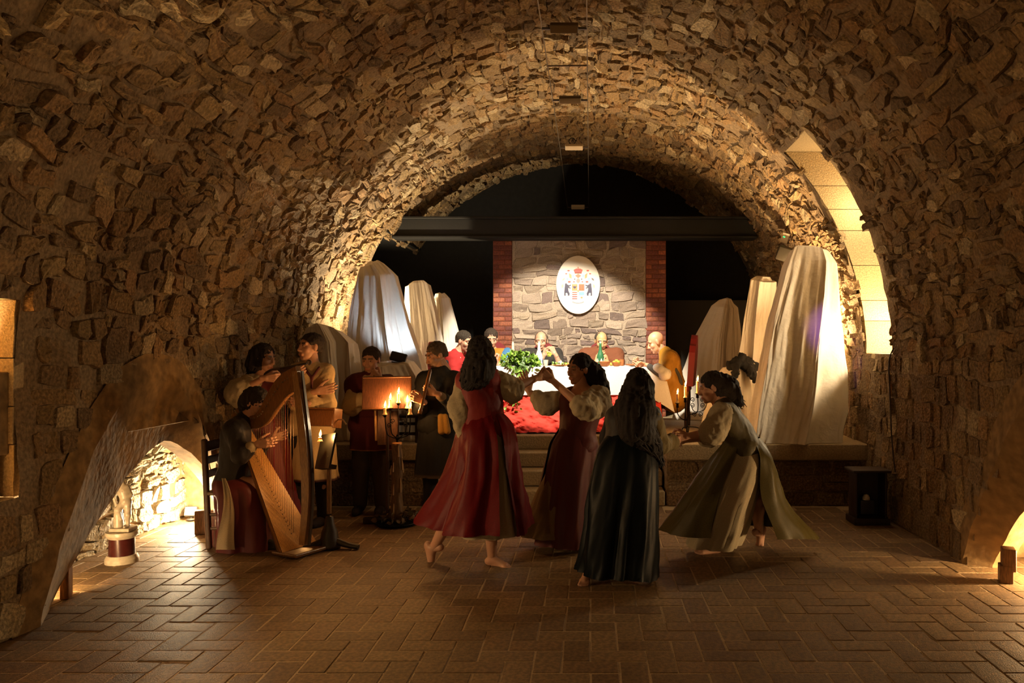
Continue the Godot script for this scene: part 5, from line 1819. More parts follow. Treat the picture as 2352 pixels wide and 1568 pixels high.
	# salad on the clay plate
	var made := leaf_shapes(Color(0.13, 0.26, 0.03), Color(0.22, 0.36, 0.06))
	var sal := thing("salad", "heap of small green leaves on the clay plate", "salad", on(1285, 842, 9.36, y + 0.012))
	for i in 26:
		var l := put("leaf", made[i % 4], mats.leaf, sal)
		l.position = Vector3(rng.randf_range(-0.07, 0.07), rng.randf_range(0.0, 0.035), rng.randf_range(-0.06, 0.06))
		l.basis = Basis.from_euler(Vector3(rng.randf_range(-1, 1), rng.randf() * TAU, rng.randf_range(-0.6, 0.6))) * Basis.from_scale(Vector3.ONE * 0.5)
	# the greenery
	var g := thing("leafy_bouquet", "lush bouquet of green leaves and trailing ivy on the table's left front", "plant", on(1195, 842, 9.3, y))
	var mb := one(Color(0.05, 0.1, 0.02))
	sdf(mb, [[Vector3(0, 0.06, 0.02), Vector3(0.14, 0.06, 0.09)], [Vector3(0.04, -0.02, 0.1), Vector3(0.1, 0.06, 0.05)]], 0.03, 0.015, 0.03, Vector3(20, 20, 20))
	obj("moss_core", mb, mats.leaf, g)
	for i in 190:
		var l := put("leaf", made[rng.randi() % 4], mats.leaf, g)
		var a := rng.randf() * TAU
		var e := rng.randf_range(-0.5, 1.35)
		var n := Vector3(cos(a) * cos(e), sin(e), sin(a) * cos(e) * 0.75)
		if n.z < -0.3 and rng.randf() < 0.6:
			n.z = -n.z
		var q := Vector3(n.x * 0.19, 0.05 + n.y * 0.10, 0.03 + n.z * 0.12) * rng.randf_range(0.85, 1.12)
		if i % 5 == 0:
			q += Vector3(0.05, -0.10, 0.10) * rng.randf()
		l.position = q
		l.basis = frame(n + Vector3(rng.randfn(), rng.randfn() - 0.4, rng.randfn()) * 0.5, Vector3(rng.randfn(), rng.randfn(), rng.randfn())) * Basis.from_scale(Vector3.ONE * rng.randf_range(0.7, 1.15))
	for s in 9:
		var d := Vector3(-0.12 - rng.randf() * 0.14, -0.02 - rng.randf() * 0.04, 0.06)
		var st := one(Color(0.30, 0.36, 0.14))
		var path := catmull([Vector3(-0.05, 0.06, 0.05), Vector3(-0.12, 0.07 + rng.randf() * 0.05, 0.08), d + Vector3(rng.randfn() * 0.04, 0.04, 0.03)], 8)
		st.tube(path, [0.003, 0.005, 0.006, 0.006, 0.006, 0.005, 0.004, 0.003, 0.001], 5)
		obj("grass_blade", st, mats.leaf, g)
	for v in 3:
		var st := one(Color(0.12, 0.16, 0.04))
		var x: float = [-0.02, 0.03, -0.07][v] as float
		var path := catmull([Vector3(x, 0.0, 0.12), Vector3(x + 0.02, -0.1, 0.19), Vector3(x - 0.03, -0.28, 0.20), Vector3(x - 0.05 * v, -0.42 - 0.1 * v, 0.22)], 12)
		st.tube(path, 0.004, 5)
		obj("ivy_stem", st, mats.leaf, g)
		for i in 16:
			var l := put("leaf", made[rng.randi() % 4], mats.leaf, g)
			l.position = (path[mini(i * 12 / 15, 12)] as Vector3) + Vector3(rng.randfn() * 0.022, rng.randfn() * 0.012, 0.015)
			l.basis = frame(Vector3(rng.randfn(), -0.7, 0.5), Vector3(rng.randfn(), 0.2, 1).cross(Vector3.DOWN)) * Basis.from_scale(Vector3.ONE * rng.randf_range(0.6, 0.9))
	mb = one(Color(0.4, 0.005, 0.015))
	sdf(mb, [[Vector3(-0.03, 0.15, 0.05), Vector3(0.022, 0.02, 0.022)], [Vector3(-0.02, 0.158, 0.055), Vector3(0.012, 0.014, 0.012)]], 0.008, 0.005, 0.004, Vector3(50, 50, 50))
	obj("flower", mb, mats.cloth, g).set_meta("label", "red flower at the top of the bouquet")


func leaf_shapes(c1: Color, c2: Color) -> Array:
	var r := []
	for k in 4:
		var mb := one(c1.lerp(c2, k / 3.0))
		var n := 7
		for i in n:
			var t := float(i) / (n - 1)
			var w := 0.024 * sin(PI * pow(t, 0.75)) * (1.0 if i % 2 == 0 else 0.86) + 0.0006
			for s in [-1, 0, 1]:
				mb.vert(Vector3(t * 0.062, s * w, -0.012 * t * t + 0.006 * absf(s) + 0.004 * sin(t * 5 + k)))
		for i in n - 1:
			for s in 2:
				var a := i * 3 + s
				mb.q(a, a + 1, a + 4, a + 3, Vector3(0, 0, 1))
		r.append(mb.build())
	return r


# ---------------------------------------------------------------- candles
func candle(pos: Vector3, h: float, r: float, label: String, group: String, e: float) -> void:
	var o := thing("candle", label, "candle", pos, group)
	var mb := one(Color(0.78, 0.60, 0.28))
	mb.lathe([Vector2(0.001, 0), Vector2(r * 1.9, 0.0), Vector2(r * 1.6, 0.006), Vector2(r * 1.02, 0.022), Vector2(r, 0.03), Vector2(r, h - 0.003), Vector2(r * 0.85, h), Vector2(0.001, h - 0.002)], 14)
	obj("wax", mb, mats.wax, o)
	mb = one(Color(0.02, 0.015, 0.01))
	mb.tube([Vector3(0, h - 0.004, 0), Vector3(0.001, h + 0.006, 0), Vector3(0.003, h + 0.011, 0)], 0.0012, 5)
	obj("wick", mb, mats.cloth, o)
	mb = one(Color.WHITE)
	mb.lathe([Vector2(0.0005, 0.0), Vector2(0.007, 0.006), Vector2(0.0105, 0.016), Vector2(0.008, 0.032), Vector2(0.003, 0.048), Vector2(0.0005, 0.056)], 12, Transform3D(Basis.from_euler(Vector3(0, 0, -0.12)), Vector3(0, h + 0.004, 0)))
	obj("flame", mb, mats.flame, o)
	var l := OmniLight3D.new()
	l.name = "candle_light"
	l.position = pos + Vector3(0.002, h + 0.022, 0)
	l.light_color = Color(1.0, 0.72, 0.42)
	l.light_energy = e
	l.light_size = 0.006
	l.omni_range = 12.0
	l.omni_attenuation = 2.0
	l.shadow_enabled = true
	add_child(l, true)


func scroll(c: Vector3, r: float, dir: float, turns := 1.35) -> Array:
	var p := []
	for i in 19:
		var t := i / 18.0
		var a := -PI / 2 + dir * t * TAU * turns
		p.append(c + Vector3(cos(a), sin(a), 0) * r * (1.0 - 0.72 * t))
	return p


func build_candles() -> void:
	# left candelabrum on its bark-covered post
	var d := 7.09
	var b := at(912, 1200, d)
	b.y = 0.0
	var o := thing("candelabrum", "wrought iron candelabrum on a waxy wooden post with a wreath at its foot", "candelabrum", b)
	var top := at(914, 1018, d).y
	var pr := []
	for i in 13:
		var t := i / 12.0
		pr.append(Vector2(0.042 + 0.012 * (1 - t) + rng.randf_range(-0.004, 0.004), 0.05 + (top - 0.05) * t))
	var mb := one(Color(0.28, 0.165, 0.08))
	mb.lathe(pr, 16)
	for i in mb.v.size():
		mb.v[i] += Vector3(nz.get_noise_3dv(mb.v[i] * 2600), 0, nz.get_noise_3dv(mb.v[i] * 2600 + Vector3.ONE * 99)) * 0.016
	obj("post", mb, mats.wood, o)
	mb = one(Color(0.62, 0.30, 0.10))
	mb.lathe([Vector2(0.001, top + 0.012), Vector2(0.042, top + 0.010), Vector2(0.046, top - 0.01), Vector2(0.038, top - 0.012)], 14)
	obj("post_cap", mb, mats.wax, o)
	mb = one(Color(0.5, 0.36, 0.2))
	for i in 14:
		var a := rng.randf() * TAU
		var y0 := rng.randf_range(0.15, top)
		mb.tube([Vector3(cos(a) * 0.048, y0, sin(a) * 0.048), Vector3(cos(a) * 0.054, y0 - 0.05, sin(a) * 0.054), Vector3(cos(a) * 0.056, y0 - rng.randf_range(0.07, 0.14), sin(a) * 0.056)], [0.003, 0.006, 0.007], 6)
	obj("wax_drips", mb, mats.wax, o)
	mb = one(Color(0.03, 0.022, 0.015))
	mb.lathe([Vector2(0.001, 0.0), Vector2(0.17, 0.0), Vector2(0.19, 0.025), Vector2(0.17, 0.03), Vector2(0.05, 0.05), Vector2(0.001, 0.05)], 28)
	obj("dish", mb, mats.iron, o)
	var lv := leaf_shapes(Color(0.07, 0.055, 0.025), Color(0.16, 0.10, 0.05))
	for i in 90:
		var a := rng.randf() * TAU
		var r := rng.randf_range(0.06, 0.185)
		var l := put("leaf", lv[i % 4], mats.leaf, o)
		l.position = Vector3(cos(a) * r, 0.04 + rng.randf() * (0.09 - 0.3 * absf(r - 0.11)), sin(a) * r)
		l.basis = Basis.from_euler(Vector3(rng.randf_range(-1, 1), rng.randf() * TAU, rng.randf_range(-1, 1))) * Basis.from_scale(Vector3.ONE * rng.randf_range(0.7, 1.1))
	var cups := [[888, 952, 0.06], [898, 937, 0.03], [915, 926, 0.0], [933, 939, -0.03], [945, 952, 0.05]]
	var hub := at(913, 1006, d) - b
	for i in 5:
		var e := at(cups[i][0], cups[i][1], d) - b + Vector3(0, 0, cups[i][2])
		mb = one(Color(0.05, 0.04, 0.035))
		var mid := Vector3(lerpf(hub.x, e.x, 0.9), lerpf(hub.y, e.y, 0.25), e.z * 0.6)
		mb.tube(catmull([hub, hub.lerp(mid, 0.5) - Vector3(0, 0.015, 0), mid, e], 14), 0.0055, 6)
		if i != 2:
			mb.tube(scroll(hub.lerp(e, 0.62) + Vector3(0, -0.01, 0), 0.022, 1.0 if i > 2 else -1.0), 0.0035, 5)
		mb.lathe([Vector2(0.001, -0.02), Vector2(0.012, -0.016), Vector2(0.014, -0.004), Vector2(0.026, 0.0), Vector2(0.027, 0.004), Vector2(0.001, 0.004)], 14, Transform3D(Basis.IDENTITY, e))
		obj("arm", mb, mats.iron, o)
		candle(e + b + Vector3(0, 0.004, 0), [0.066, 0.075, 0.082, 0.06, 0.06][i], 0.0125, ["leftmost", "second from left", "topmost middle", "second from right", "rightmost"][i] + " of the five short candles on the post candelabrum", "candles on the left candelabrum", 0.04)
	mb = one(Color(0.05, 0.04, 0.035))
	mb.tube([hub + Vector3(0, 0.03, 0), Vector3(0, top - 0.01, 0)], 0.011, 8)
	mb.lathe([Vector2(0.001, -0.02), Vector2(0.02, -0.01), Vector2(0.02, 0.01), Vector2(0.001, 0.02)], 12, Transform3D(Basis.IDENTITY, hub))
	obj("stem", mb, mats.iron, o)
	# right candelabrum standing on the stage
	d = 8.62
	b = on(1584, 1000, d, HS)
	o = thing("candelabrum", "black wrought iron candelabrum with scrolls standing on the stage", "candelabrum", b)
	var cu := [[1556, 926], [1574, 914], [1602, 904]]
	var root := at(1578, 965, d) - b
	mb = one(Color(0.02, 0.018, 0.016))
	mb.tube([Vector3(-0.03, 0.005, 0), root], 0.009, 8)
	mb.tube(catmull([root, root + Vector3(0.02, 0.06, 0), at(1602, 945, d) - b, at(1602, 906, d) - b], 10), 0.006, 6)
	for s in [[1590, 917, 1], [1590, 930, 1], [1614, 917, -1], [1614, 930, -1], [1594, 951, 1], [1610, 951, -1]]:
		mb.tube(scroll(at(s[0], s[1], d) - b, 0.026, s[2]), 0.004, 5)
	mb.tube(catmull([at(1588, 930, d) - b, at(1592, 942, d) - b, at(1602, 946, d) - b, at(1618, 940, d) - b, at(1624, 924, d) - b], 12), 0.005, 6)
	obj("stem", mb, mats.iron, o)
	for f in [-0.13, 0.0, 0.15]:
		mb = one(Color(0.02, 0.018, 0.016))
		mb.tube(catmull([Vector3(-0.03, 0.10, 0), Vector3(f * 0.6, 0.09, 0.05 if f != 0.0 else -0.08), Vector3(f, 0.006, 0.09 if f != 0.0 else -0.14)], 8), 0.006, 6)
		obj("foot", mb, mats.iron, o)
	for i in 3:
		var e := at(cu[i][0], cu[i][1], d) - b
		mb = one(Color(0.02, 0.018, 0.016))
		if i < 2:
			mb.tube(catmull([root, root + Vector3((e.x - root.x) * 0.6, 0.02, 0), Vector3(e.x, root.y + 0.08, e.z), e], 12), 0.006, 6)
		mb.lathe([Vector2(0.001, -0.05), Vector2(0.016, -0.045), Vector2(0.014, -0.006), Vector2(0.027, 0.0), Vector2(0.027, 0.004), Vector2(0.001, 0.004)], 14, Transform3D(Basis.IDENTITY, e))
		obj("socket", mb, mats.iron, o)
		candle(e + b + Vector3(0, 0.004, 0), [0.10, 0.125, 0.135][i], 0.0125, ["leftmost and lowest", "middle", "rightmost and highest"][i] + " of the three tall candles on the stage candelabrum", "candles on the right candelabrum", 0.045)


# ---------------------------------------------------------------- music
func build_music() -> void:
	var d := 6.32
	var amber := Color(0.55, 0.27, 0.06)
	var brown := Color(0.27, 0.12, 0.035)
	var base := at(685, 1258, 6.15)
	base.y = 0.0
	var o := thing("harp", "tall wooden lever harp with a curved neck and pale front pillar", "harp", base)
	var org := base
	# sound box: a widening box from the shoulder to the foot
	var a := at(554, 972, 6.42)
	var e := at(688, 1258, 6.12)
	var ax := (e - a).normalized()
	var fl := Vector3(e.x - a.x, 0, e.z - a.z).normalized()
	var wv := fl.cross(Vector3.UP).normalized()
	if wv.z < 0:
		wv = -wv
	var nrm := wv.cross(ax).normalized()
	if nrm.x < 0:
		nrm = -nrm
	var rings := []
	for i in 13:
		var t := i / 12.0
		var w := lerpf(0.05, 0.17, t)
		var th := lerpf(0.055, 0.14, t)
		var c := a.lerp(e, t)
		var r := []
		for k in 10:
			var an := PI * k / 9.0
			r.append(c - nrm * sin(an) * th + wv * cos(an) * w)
		rings.append(r)
	var mb := one(brown * 1.5)
	mb.loft(rings, false)
	for s in [0, 12]:
		var b := mb.v.size()
		mb.vert(a.lerp(e, s / 12.0))
		for p in rings[s]:
			mb.vert(p)
		for k in 9:
			mb.t(b, b + 1 + k, b + 2 + k, -ax if s == 0 else ax)
	obj("sound_box", mb, mats.varnish, o, org)
	mb = one(amber * 1.35)
	rings = []
	for i in 13:
		var t := i / 12.0
		var w := lerpf(0.05, 0.17, t)
		var c := a.lerp(e, t) + nrm * 0.006
		rings.append([c + wv * w, c + wv * w * 0.3 + nrm * 0.004, c - wv * w * 0.3 + nrm * 0.004, c - wv * w])
	mb.loft(rings, false)
	obj("soundboard", mb, mats.varnish, o, org)
	# neck: a swept S from the shoulder to the head of the pillar
	var npt := catmull([at(543, 946, 6.44), at(556, 962, 6.41), at(582, 969, 6.35), at(606, 958, 6.30), at(630, 920, 6.24), at(655, 886, 6.19), at(690, 866, 6.11)], 36)
	mb = one(brown * 1.25)
	rings = []
	for i in npt.size():
		var t := float(i) / (npt.size() - 1)
		var tg: Vector3 = (npt[mini(i + 1, 36)] - npt[maxi(i - 1, 0)]).normalized()
		var nn := tg.cross(wv).normalized()
		if nn.y < 0:
			nn = -nn
		var hw := lerpf(0.045, 0.085, smoothstep(0.2, 0.9, t))
		var r := []
		for q in [[1, 1], [1.1, 0.4], [1.1, -0.4], [1, -1], [-1, -1], [-1.1, -0.4], [-1.1, 0.4], [-1, 1]]:
			r.append(npt[i] + nn * hw * q[0] + wv * 0.024 * q[1])
		rings.append(r)
	mb.loft(rings, true, npt)
	for s in [0, 36]:
		var b := mb.v.size()
		mb.vert(npt[s])
		for p in rings[s]:
			mb.vert(p)
		for k in 8:
			mb.t(b, b + 1 + k, b + 1 + (k + 1) % 8, (npt[s] - npt[18]))
	obj("neck", mb, mats.varnish, o, org)
	# pillar, bowed forward, pale on its face
	var pp := catmull([at(686, 852, 6.12), at(694, 920, 6.1), at(703, 1000, 6.08), at(709, 1090, 6.07), at(709, 1170, 6.07), at(702, 1250, 6.08)], 30)
	for side in 2:
		mb = one(Color(0.50, 0.29, 0.13) if side == 0 else Color(0.05, 0.025, 0.012))
		rings = []
		var cc := []
		for i in pp.size():
			var t := i / 30.0
			var hw := 0.028 + 0.012 * sin(PI * t)
			var off: Vector3 = fl * (-0.012 if side == 0 else 0.036)
			var w2 := hw if side == 0 else 0.007
			var r := []
			for q in [[1, 1], [1, -1], [-1, -1], [-1, 1]]:
				r.append(pp[i] + off + fl * w2 * q[0] + wv * (0.03 if side == 0 else 0.010) * q[1])
			rings.append(r)
			cc.append(pp[i] + off)
		mb.loft(rings, true, cc)
		obj("pillar" if side == 0 else "pillar_edge", mb, mats.varnish, o, org, true)
	mb = one(brown)
	mb.box(e + Vector3(0.02, -0.012, 0), Vector3(0.26, 0.03, 0.36), Basis(fl, Vector3.UP, fl.cross(Vector3.UP)), 0.01)
	obj("foot", mb, mats.varnish, o, org)
	# strings, pins and string holes
	for i in 26:
		var t := (i + 2.0) / 28.0
		var q: Vector3 = a.lerp(e, 0.08 + 0.84 * t) + nrm * 0.008
		var best: Vector3 = npt[0]
		for k in npt.size():
			if absf(npt[k].x - q.x) < absf(best.x - q.x):
				best = npt[k]
		var sm := one(Color(0.20, 0.11, 0.05) if i % 7 != 0 else Color(0.22, 0.02, 0.02))
		if best.y > q.y + 0.06:
			sm.tube([q, best + Vector3(0, -0.02, 0.0)], 0.0016, 5, false)
			obj("string", sm, mats.paint, o, org)
		sm = one(Color(0.03, 0.015, 0.01))
		sm.lathe([Vector2(0.001, 0), Vector2(0.004, 0), Vector2(0.004, 0.004), Vector2(0.001, 0.004)], 8, Transform3D(frame(wv, nrm), q + wv * 0.02))
		obj("string_hole", sm, mats.paint, o, org)
		var j := int(2 + i * 32.0 / 25.0)
		sm = one(Color.WHITE)
		sm.ball(npt[j] + Vector3(0.0, 0.03, 0.0) + wv * 0.027, Vector3.ONE * 0.0066, 8)
		obj("tuning_pin", sm, mats.steel, o, org)
	# ladder-back chair of the harpist
	base = Vector3(at(525, 1245, 6.4).x, 0, -6.42)
	o = thing("ladder_back_chair", "brown ladder-back chair under the harpist at the left", "chair", base)
	var wd := Color(0.13, 0.055, 0.025)
	for z in [0.18, -0.2]:
		var x := at(486, 1000, 6.3).x - base.x
		mb = one(wd)
		mb.bar(Vector3(x + 0.01, 0, z), Vector3(x - 0.03, 0.86 if z > 0 else 0.84, z), 0.042, 0.042, Vector3.UP, 0.01)
		obj("rear_leg", mb, mats.wood, o)
		mb = one(wd)
		mb.bar(Vector3(0.22, 0, z), Vector3(0.22, 0.43, z), 0.04, 0.04, Vector3.UP, 0.01)
		obj("front_leg", mb, mats.wood, o)
		for y in [0.16, 0.27]:
			mb = one(wd)
			mb.bar(Vector3(x, y, z), Vector3(0.22, y, z), 0.02, 0.024, Vector3.UP, 0.006)
			obj("stretcher", mb, mats.wood, o)
	var x0 := at(486, 1000, 6.3).x - base.x
	for s in [[0.80, 0.08], [0.69, 0.06], [0.58, 0.06]]:
		mb = one(wd * 1.3)
		mb.box(Vector3(x0 - 0.02, s[0], -0.01), Vector3(0.016, s[1], 0.36), Basis.IDENTITY, 0.005)
		obj("slat", mb, mats.wood, o)
	mb = one(Color(0.25, 0.15, 0.07))
	mb.box(Vector3((x0 + 0.22) * 0.5, 0.435, -0.01), Vector3(0.22 - x0 + 0.03, 0.03, 0.42), Basis.IDENTITY, 0.01)
	obj("seat", mb, mats.wood, o)
	# fiddle
	var f := at(641, 853, 6.76)
	mb = one(Color(0.10, 0.04, 0.015))
	var bs := Basis.from_euler(Vector3(0.5, 0.0, 0.22))
	var fd := thing("fiddle", "dark wooden fiddle under the chin of the woman behind the harp", "fiddle", f)
	sdf(mb, [[bs * Vector3(-0.05, 0, 0), Vector3(0.09, 0.028, 0.075), bs], [bs * Vector3(0.06, 0, 0), Vector3(0.075, 0.026, 0.06), bs]], 0.02, 0.008)
	obj("body", mb, mats.varnish, fd)
	mb = one(Color(0.03, 0.018, 0.012))
	mb.bar(bs * Vector3(0.02, 0.022, 0), bs * Vector3(0.26, 0.024, 0), 0.024, 0.018)
	obj("neck", mb, mats.varnish, fd)
	mb = one(Color(0.05, 0.025, 0.015))
	mb.tube(scroll(bs * Vector3(0.28, 0.03, 0), 0.02, 1.0), 0.008, 6)
	obj("scroll", mb, mats.varnish, fd)
	# wooden box instrument held by the man in cream
	f = at(741, 960, 6.8)
	o = thing("box_instrument", "brown wooden box instrument held before the man in cream", "instrument", f)
	bs = Basis.from_euler(Vector3(-0.15, -0.2, 0.0))
	mb = one(Color(0.20, 0.075, 0.02))
	mb.box(Vector3.ZERO, Vector3(0.26, 0.14, 0.12), bs, 0.008)
	obj("case", mb, mats.varnish, o)
	mb = one(Color(0.24, 0.095, 0.03))
	mb.box(bs * Vector3(0.0, 0.078, 0), Vector3(0.28, 0.016, 0.135), bs, 0.004)
	obj("lid", mb, mats.varnish, o)
	mb = one(Color(0.3, 0.12, 0.035))
	mb.box(bs * Vector3(0.137, 0.0, 0), Vector3(0.016, 0.165, 0.135), bs, 0.004)
	obj("end_board", mb, mats.varnish, o)
	mb = one(Color.WHITE)
	mb.tube([bs * Vector3(0.145, -0.01, 0), bs * Vector3(0.19, -0.01, 0), bs * Vector3(0.235, -0.05, 0.02)], 0.006, 6)
	obj("crank", mb, mats.steel, o)
	# black music stand with a wooden post
	d = 6.25
	base = on(757, 1225, d, 0)
	o = thing("music_stand", "black tilted music stand on a wooden post right of the harp", "music stand", base)
	mb = one(Color(0.014, 0.012, 0.011))
	mb.prism(PackedVector2Array([Vector2(-0.16, -0.13), Vector2(0.16, -0.13), Vector2(0.16, 0.13), Vector2(-0.16, 0.13)]), 0.016, Transform3D(Basis.from_euler(Vector3(-0.25, -0.95, 0.14)), at(749, 1034, d) - base))
	obj("desk", mb, mats.paint, o)
	mb = one(Color(0.02, 0.016, 0.014))
	mb.prism(PackedVector2Array([Vector2(-0.16, -0.016), Vector2(0.16, -0.016), Vector2(0.16, 0.016), Vector2(-0.16, 0.016)]), 0.06, Transform3D(Basis.from_euler(Vector3(-0.25, -0.95, 0.14)), at(748, 1072, d - 0.03) - base))
	obj("ledge", mb, mats.paint, o)
	mb = one(Color(0.32, 0.17, 0.06))
	mb.bar(at(756, 1180, d) - base, at(756, 1058, d) - base, 0.03, 0.03)
	obj("post", mb, mats.wood, o)
	mb = one(Color.WHITE)
	mb.lathe([Vector2(0.001, 0), Vector2(0.012, 0), Vector2(0.012, 0.012), Vector2(0.005, 0.016), Vector2(0.001, 0.016)], 12, Transform3D(Basis.from_euler(Vector3(PI / 2, 0, 0)), at(757, 1048, d - 0.08) - base))
	obj("clamp_screw", mb, mats.steel, o)
	mb = one(Color(0.02, 0.013, 0.01))
	mb.lathe([Vector2(0.001, 0.0), Vector2(0.085, 0.0), Vector2(0.09, 0.03), Vector2(0.07, 0.09), Vector2(0.065, 0.13), Vector2(0.04, 0.19), Vector2(0.03, 0.25), Vector2(0.001, 0.26)], 10)
	obj("base", mb, mats.wood, o)
	for v in [Vector3(0.24, 0, 0.04), Vector3(-0.2, 0, 0.12), Vector3(-0.1, 0, -0.16)]:
		mb = one(Color(0.02, 0.013, 0.01))
		mb.tube([v * 0.2 + Vector3(0, 0.06, 0), v * 0.7 + Vector3(0, 0.03, 0), v + Vector3(0, 0.022, 0)], [0.03, 0.024, 0.02], 8)
		obj("foot", mb, mats.wood, o)
	candle(at(735, 1014, 6.2), 0.035, 0.012, "short candle burning at the black music stand beside the harp", "", 0.11)
	# wooden music stand of the whistle player
	d = 7.15
	base = on(890, 1186, d, 0)
	o = thing("music_stand", "brown wooden music stand with a broad board before the whistle player", "music stand", base)
	var tilt := Basis.from_euler(Vector3(-0.28, 0.12, 0.012))
	mb = one(Color(0.11, 0.038, 0.012))
	mb.box(at(889, 901, d) - base, Vector3(0.425, 0.29, 0.016), tilt, 0.004)
	obj("board", mb, mats.wood, o)
	mb = one(Color(0.13, 0.05, 0.018))
	mb.box(at(892, 982, d + 0.06) - base, Vector3(0.19, 0.31, 0.014), Basis.from_euler(Vector3(-0.1, 0.12, 0)), 0.004)
	obj("lower_board", mb, mats.wood, o)
	mb = one(Color(0.11, 0.04, 0.014))
	mb.box(at(889, 866, d) - base, Vector3(0.43, 0.016, 0.024), tilt, 0.004)
	mb.box(at(944, 900, d) - base, Vector3(0.016, 0.29, 0.026), tilt, 0.004)
	obj("frame", mb, mats.varnish, o)
	mb = one(Color(0.52, 0.25, 0.07))
	mb.box(at(834, 904, d) - base, Vector3(0.012, 0.25, 0.03), tilt, 0.003)
	obj("side_batten", mb, mats.varnish, o)
	mb = one(Color(0.13, 0.05, 0.018))
	mb.box(at(889, 939, d - 0.03) - base, Vector3(0.43, 0.014, 0.06), tilt, 0.004)
	obj("ledge", mb, mats.varnish, o)
	mb = one(Color(0.10, 0.04, 0.016))
	mb.lathe([Vector2(0.02, 0.03), Vector2(0.016, 0.1), Vector2(0.014, 0.5), Vector2(0.018, 0.55), Vector2(0.014, 0.6), Vector2(0.014, 1.05)], 10)
	obj("post", mb, mats.wood, o)
	mb = one(Color(0.5, 0.26, 0.08))
	mb.bar(at(864, 1012, d + 0.04) - base, at(862, 940, d + 0.04) - base, 0.02, 0.02)
	obj("brace", mb, mats.wood, o)
	for v in [Vector3(-0.21, 0, 0.02), Vector3(0.2, 0, 0.02)]:
		mb = one(Color(0.025, 0.015, 0.01))
		mb.bar(Vector3(0, 0.03, 0), v + Vector3(0, 0.03, 0), 0.06, 0.05)
		obj("foot", mb, mats.wood, o)
	# recorder and whistle
	for r in [[at(989, 848, 7.12), at(964, 950, 7.0), 0.016, Color(0.36, 0.15, 0.045), "recorder", "wooden recorder played by the man in black"], [at(857, 850, 7.36), at(866, 905, 7.2), 0.008, Color(0.52, 0.32, 0.14), "whistle", "slim pale whistle at the lips of the man behind the wooden stand"]]:
		o = thing(r[4], r[5], r[4], r[1])
		var dv: Vector3 = r[0] - r[1]
		var ln := dv.length()
		var up := dv.normalized()
		var sx := up.cross(Vector3.BACK).normalized()
		var xf := Transform3D(Basis(sx, up, sx.cross(up)), Vector3.ZERO)
		var q: float = r[2]
		mb = one(r[3])
		mb.lathe([Vector2(q * 0.6, 0), Vector2(q * 1.15, 0.0), Vector2(q * 1.15, 0.03), Vector2(q * 0.85, 0.05), Vector2(q * 0.9, ln * 0.45), Vector2(q * 1.0, ln * 0.72)], 12, xf)
		obj("tube", mb, mats.varnish, o)
		mb = one(r[3] * 0.8)
		mb.lathe([Vector2(q * 1.15, ln * 0.72), Vector2(q * 1.15, ln * 0.76), Vector2(q, ln * 0.8), Vector2(q * 0.95, ln * 0.95), Vector2(q * 0.5, ln), Vector2(0.001, ln)], 12, xf)
		obj("mouthpiece", mb, mats.varnish, o)
		for i in 6:
			mb = one(Color(0.01, 0.008, 0.006))
			mb.ball(xf * Vector3(0, ln * (0.18 + i * 0.075), q * 0.88), Vector3.ONE * q * 0.22, 6)
			obj("finger_hole", mb, mats.paint, o)


